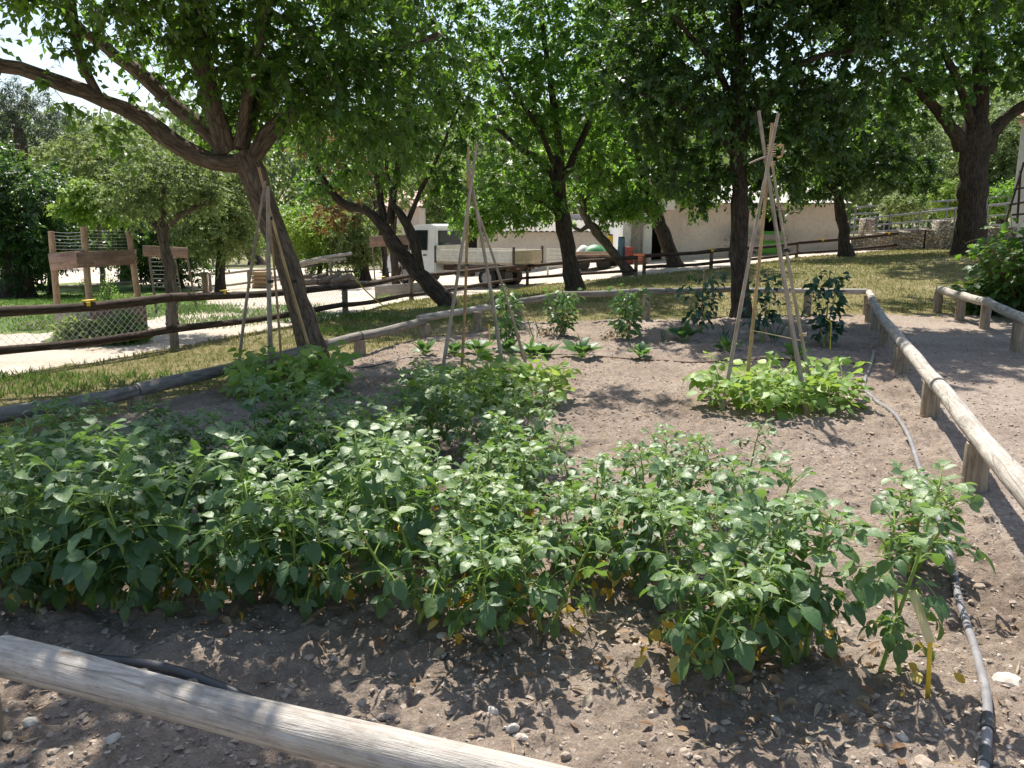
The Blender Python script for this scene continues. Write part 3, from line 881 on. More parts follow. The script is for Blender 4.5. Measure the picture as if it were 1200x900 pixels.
# ------------------------------------------------------------------ grass
def grass(name, n, poly, lmin, lmax, wd, m, label, excl=None, box=None, dens=None, drybias=0.0):
    xs = []; ys = []
    got = 0
    x0, x1, y0, y1 = box
    while got < n:
        x = RNG.uniform(x0, x1, 20000); yq = RNG.random(20000) ** 1.35
        y = y0 + (y1 - y0) * yq
        ok = poly(x, y)
        if dens is not None: ok &= dens(x, y) > RNG.random(20000)
        xs.append(x[ok]); ys.append(y[ok]); got += ok.sum()
    x = np.concatenate(xs)[:n]; y = np.concatenate(ys)[:n]
    # pull blades into tufts
    tx = np.round(x * 7 + vnoise(x * 9, y * 9, 3) * 2) / 7; ty = np.round(y * 7 + vnoise(x * 9, y * 9, 4) * 2) / 7
    x = x + (tx - x) * .45; y = y + (ty - y) * .45
    ok = poly(x, y); x = x[ok]; y = y[ok]; k = len(x)
    z = gz(x, y)
    dry = vnoise(x * .7, y * .7, 11) * .6 + vnoise(x * 2.5, y * 2.5, 12) * .45
    hgt = lmin + (lmax - lmin) * RNG.random(k) ** 1.5 * (1.35 - .7 * dry)
    d = np.stack([RNG.normal(0, .45, k), RNG.normal(0, .45, k), np.ones(k)], 1)
    th = RNG.uniform(0, 6.28, k); nn = np.stack([np.cos(th), np.sin(th), np.zeros(k)], 1)
    g = LB('SIMPLE', fold=.3)
    g.add(np.stack([x, y, z - .005], 1), d, nn, hgt, wd * RNG.uniform(.6, 1.3, k) * (1 + y * .05), np.clip(dry + drybias + RNG.normal(0, .16, k), 0, 1), RNG.uniform(.05, .35, k))
    o = g.build(name, M[m]); tag(o, label, 'grass', kind='stuff'); return o
def lawnsel(x, y):
    return ~in_poly(x, y, far_poly) & ~in_poly(x, y, bed_poly) & ~in_poly(x, y, rpath) & ~in_poly(x, y, bed2)
def lawnall(x, y):
    X, Y_ = proj(np.stack([x, y, gz(x, y)], 1))
    return lawnsel(x, y) & (X > -80) & (X < 1280)
grass('grass', 85000, lawnall, .025, .11, .007, 'grass', 'short dry grass between the bed and the dark fence', box=(-12, 16, 4, 30), drybias=.10, dens=lambda x, y: .35 + .8 * vnoise(x * .9, y * .9, 21))
def weedsel(x, y):
    X, Y_ = proj(np.stack([x, y, gz(x, y)], 1))
    band = in_poly(x, y, far_poly) & (((X > 190) & (X < 430) & (Y_ > 352) & (Y_ < 402)) | ((X > 20) & (X < 75) & (Y_ > 372) & (Y_ < 392)))
    edgeb = lawnsel(x, y) & (((X > -60) & (X < 400) & (Y_ > 440) & (Y_ < 470)) | ((X > 330) & (X < 560) & (Y_ > 345) & (Y_ < 395)))
    return (band | edgeb)
grass('weeds', 11000, weedsel, .04, .15, .009, 'greengrass', 'green weeds along the dark fence and the log edging', box=(-9, 2, 5, 17), dens=lambda x, y: np.clip(1.6 * vnoise(x * 1.1, y * 1.1, 51) - .45, 0, 1))
def l2sel(x, y):
    X, Y_ = proj(np.stack([x, y, gz(x, y)], 1))
    return in_poly(x, y, lawn2) & (X > -60)
grass('lawn_grass', 16000, l2sel, .03, .09, .012, 'greengrass', 'fresh green lawn beyond the dark fence on the left', box=(-16, -4, 9, 26))
# ------------------------------------------------------------------ plants
GOLD = 2.39996
def stem_path(rs, h, lean, az, n=6, curve=.25):
    P = []; 
    for t in np.linspace(0, 1, n):
        out = math.sin(lean) * h * (t - curve * t * t) 
        P.append([math.cos(az) * out + rs.normal(0, .008) * t, math.sin(az) * out + rs.normal(0, .008) * t, h * math.cos(lean * .8) * t])
    P[0][2] = -.03
    return np.array(P)

def lerp_path(P, t):
    f = t * (len(P) - 1); i = min(int(f), len(P) - 2); q = f - i
    return P[i] * (1 - q) + P[i + 1] * q, unit(P[i + 1] - P[i])

def compound_leaf(lb, mb, rs, p, az, elev, ln, pairs, lf, lw, tint, droop=.9, pr=.0022, side_ang=1.0, terminal=1.35):
    d = np.array([math.cos(az) * math.cos(elev), math.sin(az) * math.cos(elev), math.sin(elev)])
    n = 7; P = [np.array(p, float)]
    for i in range(n):
        P.append(P[-1] + d * ln / n); d = unit(d + np.array([0, 0, -droop / n]))
    P = np.array(P)
    mb.tube(P, np.linspace(pr * 1.5, pr * .7, len(P)), 4, cap=False)
    up_ = np.array([0, 0, 1.])
    roll = rs.normal(0, .35)
    for j in range(pairs):
        t = .38 + .5 * j / max(1, pairs - 1) if pairs > 1 else .72
        q, dd = lerp_path(P, t)
        s = unit(np.cross(dd, up_)); nn = unit(np.cross(s, dd)); nn = unit(nn + s * roll)
        s = unit(np.cross(dd, nn))
        for sg in (-1, 1):
            sz = lf * (.62 + .45 * t) * rs.uniform(.8, 1.12)
            ld_ = unit(dd * math.cos(side_ang) + s * sg * math.sin(side_ang) + nn * rs.normal(-.05, .22))
            lb.add(q + ld_ * sz * .10, ld_, nn + rs.normal(0, .36, 3), sz, sz * lw * rs.uniform(.6, 1.1), np.clip(tint + rs.normal(0, .16), 0, 1), rs.uniform(-.05, .6))
            mb.tube([q, q + ld_ * sz * .12], pr * .6, 3, cap=False)
    q, dd = lerp_path(P, 1.0)
    s = unit(np.cross(dd, up_)); nn = unit(np.cross(s, dd) + s * roll)
    lb.add(q - dd * .004, dd, nn + rs.normal(0, .15, 3), lf * terminal * rs.uniform(.9, 1.1), lf * terminal * lw * 1.05, np.clip(tint + rs.normal(0, .1), 0, 1), rs.uniform(.1, .5))

def potato(seed, nst=4, h=.58, spread=.5, lf=.073, nleaf=10, yellow=0, shrink=1.0):
    rs = np.random.default_rng(seed)
    t = thing('potato_plant', 'x', 'potato plant', local=True, group='potato plants in the bed')
    lb = LB('FULL', .28); ylb = LB('FULL', .4)
    az0 = rs.uniform(0, 6.28)
    for k in range(nst):
        hh = h * rs.uniform(.78, 1.12)
        P = stem_path(rs, hh, spread * rs.uniform(.35, 1.15), az0 + k * 6.28 / nst + rs.normal(0, .3))
        P[:, :2] += rs.normal(0, .025, 2)
        mb = MB(); mb.tube(P, np.linspace(.0095, .0030, len(P)) * rs.uniform(.85, 1.15), 7)
        n = nleaf + rs.integers(-1, 2)
        for i in range(n):
            tt = .27 + .73 * (i + rs.uniform(0, .5)) / n
            q, dd = lerp_path(P, min(tt, 1))
            az = i * GOLD + k * 1.3 + rs.normal(0, .3)
            top = sstep(.5, 1, tt)
            elev = .15 + .75 * top + rs.normal(0, .15)
            size = (1.0 - .30 * abs(tt - .62) / .4) * rs.uniform(.85, 1.15)
            if tt > .93: size *= .62
            compound_leaf(lb, mb, rs, q, az, elev, .155 * size * shrink, rs.integers(2, 4), lf * size, .66, .30 + .62 * top + rs.normal(0, .13) + .5 * max(0, .42 - tt), droop=.85 + .7 * (tt < .45))
        # young leaves crowd the tip
        for i in range(5):
            compound_leaf(lb, mb, rs, P[-1] - [0, 0, .01 * i], i * 1.3 + k, .75 + rs.normal(0, .25), .085, 1, lf * .62, .7, .85 + rs.normal(0, .1), droop=.7)
        mb.build('stem', M['stem'], t)
    for i in range(yellow * 2):
        az = rs.uniform(0, 6.28)
        p = np.array([math.cos(az) * .07, math.sin(az) * .07, rs.uniform(.05, .24)])
        for j in range(3):
            d = np.array([math.cos(az + rs.normal(0, .5)), math.sin(az + rs.normal(0, .5)), -.5 + rs.normal(0, .3)])
            ylb.add(p + d * .05 * j, d, rs.normal(0, 1, 3) + [0, 0, .6], rs.uniform(.05, .08), rs.uniform(.025, .045), rs.random(), rs.uniform(.2, .6))
    lb.build('foliage', M['leaf_potato'], t)
    if yellow: ylb.build('yellow_leaves', M['leaf_yellow'], t, )
    return t

protos = [potato(100 + i, nst=[4, 5, 3, 4, 5, 4, 4, 3][i], h=[.58, .54, .64, .50, .60, .56, .62, .60][i], spread=[.55, .7, .4, .65, .5, .75, .45, .5][i], yellow=[1, 4, 0, 2, 3, 0, 1, 2][i], lf=[.074, .068, .084, .064, .078, .070, .086, .074][i]) for i in range(8)]
used = [False] * 8
WORDS = ['first', 'second', 'third', 'fourth', 'fifth', 'sixth', 'seventh', 'eighth', 'ninth', 'tenth', 'eleventh', 'twelfth', 'thirteenth', 'fourteenth', 'fifteenth', 'sixteenth', 'seventeenth', 'eighteenth', 'nineteenth', 'twentieth', 'twenty-first']
def place(kind_list, used_list, i, p, rz, s, label, group=None):
    o = kind_list[i]
    if used_list[i]: o = copy_tree(o)
    used_list[i] = True
    o.location = (float(p[0]), float(p[1]), float(p[2])); o.rotation_euler = (0, 0, rz); o.scale = (s, s, s)
    o['label'] = label
    if group: o['group'] = group
    return o

rs = np.random.default_rng(5)
rows = [('the row nearest the front log', 2.80, -3.25, -.02, .27, []),
        ('the second row behind the front log', 3.28, -4.65, .10, .27, []),
        ('the third row behind the front log', 3.76, -4.55, .08, .28, []),
        ('the last long row before the beans', 4.25, -3.9, -.02, .30, []),
        ('the short row before the middle beans', 4.85, -2.95, -1.45, .32, []),
        ('the three touching the middle beans', 5.45, -2.75, -2.05, .34, [])]
skip = {(3, -1.55), }
for ri, (rname, v, u0, u1, st, extra) in enumerate(rows):
    pts = []
    u = u0
    while u <= u1:
        uu = u + rs.normal(0, .05); vv = v + rs.normal(0, .06)
        if ri == 3 and (-2.35 < u < -1.75 or -.6 < u < -.35): u += st; continue
        if ri == 2 and (-1.95 < u < -1.6): u += st; continue
        if ri == 0: vv -= .46 * sstep(-1.5, -2.9, uu)
        if ri == 1: vv -= .22 * sstep(-1.8, -3.2, uu)
        if ri == 3: vv += -.3 * sstep(-2.6, -3.8, uu)
        if not ((ri == 2 and uu < -4.5) or (ri == 3 and uu < -3.55)): pts.append((uu, vv))
        u += st
    if ri == 0: pts += [(-2.22, 2.56), (-1.92, 2.66), (-3.35, 2.42), (-3.0, 2.26), (-2.62, 2.36)]
    pts.sort()
    pts = [q for q in pts if not (ri == 2 and q[0] > -.30) and not (ri == 1 and -.42 < q[0] < -.12) and not (ri == 0 and -.72 < q[0] < -.52) and (q[0] < -1.3 or rs.random() > .09)]
    OFF = [2, 1, 0, 0, 0, 0][ri]
    for k, (uu, vv) in enumerate(pts):
        i = int(rs.integers(0, 8)); x, y = uv(uu, vv)
        fl = ''
        if used[i] is None: pass
        side = k + 1; n = len(pts)
        lab = f'{WORDS[side - 1]} potato plant from the grass side in {rname}' if side <= n // 2 + 1 else f'{WORDS[n - side + OFF]} potato plant from the hose side in {rname}'
        place(protos, used, i, (x, y, gs(x, y)), rs.uniform(0, 6.28), rs.uniform(.82, 1.08) * (1.04 if ri == 0 else .95) * (1 - .24 * float(sstep(-2.4, -3.6, uu)) * (ri > 1)), lab)
# the two stragglers near the hose, each of its own shape
def straggler(seed, px, py, h, label, nst, spread=.28):
    t = potato(seed, nst=nst, h=h, spread=spread, lf=.074, nleaf=12, yellow=1)
    p = GS(px, py); t.location = tuple(p); t['label'] = label
    return t
straggler(301, 1042, 798, .66, 'tall lone potato plant with thick bare stem beside the yellow marker', 2)
straggler(302, 1072, 672, .50, 'small potato plant with leaves hanging over the grey hose', 3, .6)
straggler(303, 935, 770, .62, 'bushy potato plant at the hose end of the foremost row', 4, .5)
straggler(304, 865, 782, .55, 'leaning potato plant with curled yellow leaf at its dusty foot', 4, .6)

fl = LB('FULL', .5); kk = 900
uu_ = rs.uniform(-4.2, .4, kk); vv_ = rs.choice([2.55, 2.8, 3.3, 3.8, 4.25], kk, p=[.25, .3, .2, .15, .1]) + rs.normal(0, .13, kk)
xx_ = U[0] * uu_ + V[0] * vv_; yy_ = U[1] * uu_ + V[1] * vv_
zz_ = np.array([gs(a, b) for a, b in zip(xx_, yy_)]); th_ = rs.uniform(0, 6.28, kk)
fl.add(np.stack([xx_, yy_, zz_ + rs.uniform(.004, .03, kk)], 1), np.stack([np.cos(th_), np.sin(th_), rs.normal(0, .35, kk)], 1), rs.normal(0, .5, (kk, 3)) + [0, 0, 1], rs.uniform(.03, .075, kk), rs.uniform(.012, .035, kk), rs.random(kk) ** 2, rs.uniform(-.3, .7, kk))
tag(fl.build('fallen_leaves', M['leaf_dry']), 'curled brown dead leaves lying under the potato plants', 'dead leaves', kind='stuff')

# ---- beans round the cane tripods
def bean(seed, n=15, h=.38, lf=.108):
    rs = np.random.default_rng(seed)
    t = thing('bean_plant', 'x', 'bean plant', local=True, group='bean plants round the cane tripods')
    lb = LB('FULL', .18); mb = MB()
    P = stem_path(rs, h * .72, .25, rs.uniform(0, 6.28)); mb.tube(P, np.linspace(.006, .003, len(P)), 6)
    for i in range(n):
        tt = .15 + .85 * i / n
        q, dd = lerp_path(P, tt); az = i * GOLD + rs.normal(0, .3)
        el = rs.uniform(.35, 1.15)
        compound_leaf(lb, mb, rs, q, az, el, h * rs.uniform(.36, .58), 1, lf * rs.uniform(.75, 1.15), .80, .45 + .35 * tt + rs.normal(0, .14), droop=.9, side_ang=1.15, terminal=1.05)
    mb.build('stem', M['stem'], t); lb.build('foliage', M['leaf_bean'], t)
    return t
beans = [bean(400 + i) for i in range(4)]; bused = [False] * 4
def bean_clump(cpx, cpy, rx, ry, n, where, s=1.0, pts=None):
    c = G(cpx, cpy); rs = np.random.default_rng(int(cpx))
    for k in range(n):
        if k < n * 0.62: a = k * 6.28 / (n * .62); r = rs.uniform(.8, 1.05)
        else: a = k * GOLD; r = rs.uniform(.2, .55)
        x = c[0] + math.cos(a) * rx * r; y = c[1] + math.sin(a) * ry * r
        side = 'outer' if k < n * .62 else 'inner'
        ang = (math.degrees(a) % 360)
        pos = ['hose-facing', 'far hose-facing', 'far', 'far grass-facing', 'grass-facing', 'near grass-facing', 'near', 'near hose-facing'][int(((ang + 22.5) % 360) // 45)]
        place(beans, bused, int(rs.integers(0, 4)), (x, y, gs(x, y)), rs.uniform(0, 6.28), s * rs.uniform(.85, 1.12), f'leafy bean plant on the {pos} {"rim" if side == "outer" else "inside"} of the clump under the {where}')
bean_clump(908, 478, .58, .50, 17, 'right cane tripod', 1.0)
bean_clump(575, 474, .62, .42, 16, 'middle cane tripod', 1.02)
bean_clump(338, 460, .46, .42, 12, 'left cane tripod', 1.02)

# ---- cane tripods
def cane(t, a, b, r, m, overshoot=0.0, bend=.02):
    a = np.asarray(a, float); b = np.asarray(b, float)
    d = b - a; b = b + d * overshoot
    n = 22; q = np.linspace(0, 1, n); P = a + np.outer(q, b - a)
    s = random.uniform(-1, 1) * bend
    P[:, 0] += s * np.sin(q * math.pi); P[:, 1] += s * .5 * np.sin(q * 3.1)
    rr = np.linspace(r * 1.1, r * .72, n) * (1 + .10 * (np.arange(n) % 4 == 0))
    MB().tube(P, rr, 9, wob=.02).build('cane', M[m], t)
def wrap(t, c, r, n=4, h=.05, m='twine', th=.004):
    q = np.linspace(0, 1, n * 12); a = q * n * 6.28
    P = np.stack([c[0] + np.cos(a) * r, c[1] + np.sin(a) * r, c[2] + (q - .5) * h], 1)
    MB().tube(P, th, 5).build('binding', M[m], t)
def string(t, pts, th=.004, m='twine'):
    MB().tube(catmull(pts, .1), th, 5).build('twine', M[m], t)

# right tripod
c = G(905, 474); Y0 = c[1]
t = thing('cane_tripod', 'tall cane tripod standing in the sunlit bean clump beside the hose', 'cane tripod', (c[0], c[1], gs(c[0], c[1])), group='cane tripods for climbing beans')
def leg(t, bpx, bpy, tpx, tpy, dY, r, m, tY=0.0):
    g = G(bpx, bpy); a = np.array([g[0], g[1] , gs(g[0], g[1]) - .05])
    b = at(tpx, tpy, c[1] + tY)
    cane(t, a, b, r, m)
leg(t, 846, 482, 912, 133, 0, .017, 'greycane', -.10)
leg(t, 872, 474, 905, 144, 0, .016, 'cane', .04)
leg(t, 948, 486, 889, 130, 0, .020, 'greycane', .10)
leg(t, 956, 474, 902, 175, 0, .015, 'greycane', .14)
apex = at(904, 176, Y0)
wrap(t, apex, .034, 5, .10, 'twine', .005)
wrap(t, at(904, 192, Y0), .03, 3, .04, 'twine', .004)
# loose ends and spacer at the top
string(t, [apex + [.03, -.03, .03], apex + [.085, -.03, .04], apex + [.08, -.03, -.05], apex + [.04, -.03, -.06]], .010, 'cane')
string(t, [apex + [-.03, -.03, -.05], apex + [-.11, -.05, -.075], apex + [-.20, -.06, -.115]], .008, 'greycane')
def on(px, py, dY): return at(px, py, Y0 + dY)
string(t, [on(884, 366, -.05), on(905, 355, .0), on(929, 341, .0)], .004)
string(t, [on(880, 387, -.02), on(905, 392, .05), on(938, 399, .0)], .0045)
wrap(t, on(941, 392, .02), .028, 3, .03, 'twine', .004)
wrap(t, on(882, 295, .0), .028, 3, .03, 'black', .004); wrap(t, on(922, 293, .02), .028, 3, .03, 'black', .004)

# middle tripod
c = G(568, 458); Y0 = c[1]
t = thing('cane_tripod', 'grey cane tripod in the middle of the bed in front of the truck', 'cane tripod', (c[0], c[1], gs(c[0], c[1])), group='cane tripods for climbing beans')
leg(t, 513, 462, 559, 168, 0, .017, 'greycane', -.08)
leg(t, 541, 432, 549, 172, 0, .016, 'cane', .05)
leg(t, 594, 460, 547, 185, 0, .018, 'greycane', -.02)
leg(t, 622, 442, 551, 222, 0, .015, 'greycane', .12)
wrap(t, at(551, 226, Y0), .035, 4, .08, 'black', .004); wrap(t, at(551, 240, Y0), .035, 2, .03, 'twine', .004)
ring = [on(535, 311, -.12), on(546, 312, .05), on(566, 311, .1), on(585, 310, .0), on(564, 313, -.12), on(535, 311, -.12)]
string(t, ring, .005, 'board')
string(t, [on(528, 341, -.1), on(545, 340, .1), on(580, 335, .1)], .004, 'board')
for a_, b_ in ((528, 341), (546, 311), (567, 316), (574, 356), (585, 362)): wrap(t, on(a_, b_, -.02), .024, 2, .02, 'black', .004)

# left tripod
c = G(328, 455); Y0 = c[1]
t = thing('cane_tripod', 'cane tripod in the shade leaning before the big left tree trunk', 'cane tripod', (c[0], c[1], gs(c[0], c[1])), group='cane tripods for climbing beans')
leg(t, 277, 444, 311, 212, 0, .016, 'greycane', -.04)
leg(t, 318, 452, 314, 218, 0, .024, 'greycane', -.12)
leg(t, 331, 440, 313, 222, 0, .013, 'cane', .1)
leg(t, 374, 440, 303, 196, 0, .017, 'cane', .06)
wrap(t, at(311, 232, Y0), .035, 4, .07, 'greycane', .005)
for a_, b_ in ((316, 256), (317, 330), (345, 330)): wrap(t, on(a_, b_, -.02), .027, 3, .03, 'black', .004)

# ---- staked plants along the back of the bed
def staked(seed, h, wd, m, nl=120, lf=.085, lw=.5, bare=.18):
    rs = np.random.default_rng(seed)
    t = thing('pepper_plant', 'x', 'staked plant', local=True, group='staked plants at the back of the bed')
    lb = LB('SIMPLE', .25); mb = MB()
    for k in range(3):
        az = k * 2.1 + rs.uniform(0, 1); n = 7; P = []
        for tt in np.linspace(0, 1, n): P.append([math.cos(az) * wd * .45 * tt ** .8 + rs.normal(0, .012), math.sin(az) * wd * .45 * tt ** .8 + rs.normal(0, .012), h * rs.uniform(.92, 1) * tt - .02 * (tt == 0)])
        P = np.array(P); mb.tube(P, np.linspace(.009, .003, n), 6)
        for i in range(nl // 3):
            tt = bare + (1 - bare) * rs.random(); q, dd = lerp_path(P, tt)
            az2 = rs.uniform(0, 6.28); d = np.array([math.cos(az2), math.sin(az2), rs.normal(.0, .45)])
            lb.add(q + unit(d) * rs.uniform(.02, wd * .42), d + [0, 0, -.35], rs.normal(0, .45, 3) + [0, 0, 1], lf * rs.uniform(.6, 1.25), lf * lw * rs.uniform(.8, 1.15), np.clip(.35 + .4 * tt + rs.normal(0, .2), 0, 1), rs.uniform(.1, .5))
    mb.build('stem', M['stem'], t)
    s = MB(); s.tube([[.03, .03, -.1], [.02, .02, h * 1.02]], .009, 7); s.build('stake', M['cane'], t)
    lb.build('foliage', M[m], t)
    return t
def putp(px, py, top, wpx, seed, m, label, lf=.085, lw=.5, nl=150):
    p = GS(px, py); h = hpx(p, top); k = p[1] / F
    o = staked(seed, h, wpx * k * .68, m, nl, lf, lw); o.location = tuple(p); o['label'] = label
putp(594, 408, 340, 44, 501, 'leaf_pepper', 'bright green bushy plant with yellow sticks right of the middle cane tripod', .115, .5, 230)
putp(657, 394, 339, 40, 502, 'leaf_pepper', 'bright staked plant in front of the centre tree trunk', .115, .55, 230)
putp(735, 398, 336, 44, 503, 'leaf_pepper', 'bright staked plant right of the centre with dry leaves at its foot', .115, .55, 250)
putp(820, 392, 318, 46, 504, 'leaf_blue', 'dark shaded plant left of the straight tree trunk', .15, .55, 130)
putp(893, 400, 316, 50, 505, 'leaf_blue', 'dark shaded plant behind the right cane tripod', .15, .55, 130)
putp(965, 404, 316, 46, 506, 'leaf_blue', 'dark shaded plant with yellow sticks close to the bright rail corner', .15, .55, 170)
# withered clumps at the foot of two staked plants
def withered(px, py, label):
    p = GS(px, py); rs = np.random.default_rng(px); t = thing('withered_leaves', label, 'withered leaves', p, group='withered leaf clumps under staked plants')
    lb = LB('SIMPLE', .5); mb = MB()
    for i in range(60):
        a = rs.uniform(0, 6.28); r = rs.uniform(.02, .2)
        q = p + [math.cos(a) * r, math.sin(a) * r, rs.uniform(.01, .24) * (1 - r / .25)]
        lb.add(q, [math.cos(a), math.sin(a), rs.normal(-.2, .5)], rs.normal(0, 1, 3), rs.uniform(.05, .11), rs.uniform(.03, .055), .6 + .4 * rs.random(), rs.uniform(.2, .7))
    for i in range(6):
        a = rs.uniform(0, 6.28); mb.tube([p, p + [math.cos(a) * .1, math.sin(a) * .1, .12], p + [math.cos(a) * .2, math.sin(a) * .2, .05]], .004, 4)
    mb.build('stem', M['stem_brown'], t); lb.build('foliage', M['leaf_dry'], t)
withered(650, 394, 'pale withered leaves at the foot of the plant before the centre tree')
withered(722, 395, 'pale withered leaves left of the stem of the right bright staked plant')
# ---- low leafy vegetables
def rosette(seed, lf=.20, n=13, m='leaf_chard', up=1.1):
    rs = np.random.default_rng(seed); t = thing('chard_plant', 'x', 'leafy vegetable', local=True, group='low leafy vegetables between tripods and back rail')
    lb = LB('FULL', .3); mb = MB()
    for i in range(n):
        a = i * GOLD; el = rs.uniform(.35, 1.2) * up
        d = np.array([math.cos(a) * math.cos(el), math.sin(a) * math.cos(el), math.sin(el)])
        s = lf * rs.uniform(.3, .5); mb.tube([[0, 0, -.01], d * s], [.006, .004], 5)
        lb.add(d * s * .9, d, np.array([-math.cos(a) * .6, -math.sin(a) * .6, 1]) + rs.normal(0, .25, 3), lf * rs.uniform(.7, 1.1), lf * rs.uniform(.38, .55), np.clip(.5 + rs.normal(0, .22), 0, 1), rs.uniform(.1, .55))
    mb.build('stem', M['stem'], t); lb.build('foliage', M[m], t); return t
ro = [rosette(601), rosette(602, .24, 14, up=1.25), rosette(603, .15, 13)]; ru = [False] * 3
for px, py, i, s, lab in [(497, 416, 0, 1.0, 'dark leafy vegetable at the foot of the left end post'), (532, 418, 0, .9, 'leafy vegetable behind the front leg of the middle tripod'), (560, 416, 1, .9, 'leafy vegetable just left of the bright bushy plant'),
                           (597, 414, 0, .9, 'low leafy plant below the bright bushy plant'), (622, 420, 1, 1.0, 'upright glossy leafy plant left of the wide pair'), (640, 421, 0, .9, 'spreading leafy plant touching its upright neighbour'), (681, 420, 1, 1.05, 'tall leafed vegetable in the open soil at the centre'),
                           (751, 420, 2, 1.2, 'small bright leafy vegetable below the right bright staked plant'), (803, 398, 1, 1.05, 'bluish leafy vegetable below the dark plant left of the trunk'), (853, 412, 2, 1.3, 'yellow green lettuce left of the right tripod canes'),
                           (931, 424, 2, 1.4, 'yellow green lettuce behind the right tripod hose-side canes')]:
    place(ro, ru, i, GS(px, py), px * .7, s, lab)
def onion(px, py, h, n, label):
    p = GS(px, py); rs = np.random.default_rng(px); t = thing('onion_plant', label, 'onion plant', p, group='onion tufts'); lb = LB('SIMPLE', .6)
    for i in range(n):
        a = rs.uniform(0, 6.28); lb.add(p + [rs.normal(0, .03), rs.normal(0, .03), 0], [math.cos(a) * .35, math.sin(a) * .35, 1], [math.cos(a + 1.57), math.sin(a + 1.57), 0], h * rs.uniform(.6, 1.1), .016, rs.random(), rs.uniform(0, .3))
    lb.build('foliage', M['leaf_blue'], t)
onion(626, 402, .42, 9, 'thin upright onion tuft between two bright staked plants')
onion(850, 402, .40, 14, 'onion tuft in shade behind the yellow green lettuce')
onion(907, 404, .42, 16, 'onion tuft in the shade right of the straight tree')
onion(778, 402, .35, 8, 'sparse pale onion tuft left of the bluish vegetable')
# yellow sticks
def stick(px, py, tx, ty, m, label, r=.012, bend=None):
    p = GS(px, py); q = at(tx, ty, p[1]); P = [p - [0, 0, .04], q]
    if bend: P.append(at(*bend, p[1]))
    tag(MB().tube(P, r, 7).build('marker_stick', M[m]), label, 'stick', 'yellow sticks in the bed')
stick(973, 409, 974, 378, 'rope', 'bent yellow stick in front of the dark plant at the rail corner', .009, (968, 374))
stick(984, 393, 984, 366, 'yellow', 'straight yellow stick right of the bent yellow one', .010)
stick(574, 399, 573, 380, 'yellow', 'short yellow stick at the foot of the bright bushy plant', .010)
# folded yellow marker by the lone potato
p = GS(1087, 824)
t = thing('plant_marker', 'faded yellow plant marker strip leaning beside the lone potato stem', 'plant marker', p)
q = at(1090, 752, p[1] + .02); e = at(1069, 692, p[1] + .12)
def strip(a, b, wd, m, nm):
    a = np.asarray(a); b = np.asarray(b); d = unit(b - a); s = unit(np.cross(d, [0, 1, .1])); n_ = np.cross(s, d)
    MB().box((a + b) / 2, [wd, .003, np.linalg.norm(b - a)], np.stack([s, n_, d], 1), ch=.001).build(nm, M[m], t)
strip(p - [0, 0, .03], q, .016, 'yellow', 'stake'); strip(q - [0, .004, 0], e, .030, 'paleyellow', 'label_strip')

# ---- hoses
def ground_tube(name, px_pts, r, m, label, cat='hose', joints=()):
    P = [GS(*q) + [0, 0, r * .75] for q in px_pts]
    P = catmull(P, .06)
    for i in range(len(P)): P[i][2] = max(P[i][2], gs(P[i][0], P[i][1]) + r * .55)
    k = np.ones(5) / 5; P[2:-2, 2] = np.convolve(P[:, 2], k, 'valid')
    t = thing(name, label, cat, P[0]); MB().tube(P, r, 10).build('pipe', M[m], t)
    for j in joints:
        g = GS(*j); i = int(np.argmin(np.linalg.norm(P[:, :2] - g[:2], axis=1))); i = min(max(i, 1), len(P) - 2)
        d = unit(P[i + 1] - P[i - 1]); MB().tube([P[i] - d * .04, P[i] + d * .04], r * 1.22, 10).build('coupling', M['hosedark'], t)
    return t
ground_tube('irrigation_hose', [(1024, 412), (1020, 430), (1013, 450), (1014, 462), (1030, 476), (1052, 494), (1066, 520), (1078, 552), (1092, 588), (1104, 625), (1112, 662), (1122, 700), (1136, 740), (1150, 795), (1156, 845), (1152, 905), (1140, 980)], .0165, 'hose', 'grey irrigation hose snaking along the right edge of the bed', joints=[(1115, 690), (1154, 856), (1151, 885)])
ground_tube('irrigation_hose', [(-60, 757), (40, 764), (110, 775), (180, 789), (250, 806), (310, 823), (360, 846), (420, 878)], .017, 'hosedark', 'dark hose lying just behind the front log rail')
ground_tube('drip_pipe', [(700, 420), (800, 424), (880, 423), (960, 427), (1014, 426)], .008, 'drip', 'thin brown drip pipe crossing behind the right bean clump')
ground_tube('drip_pipe', [(420, 430), (500, 422), (560, 424), (620, 418), (700, 416)], .008, 'hosedark', 'thin black drip pipe crossing behind the middle tripod')
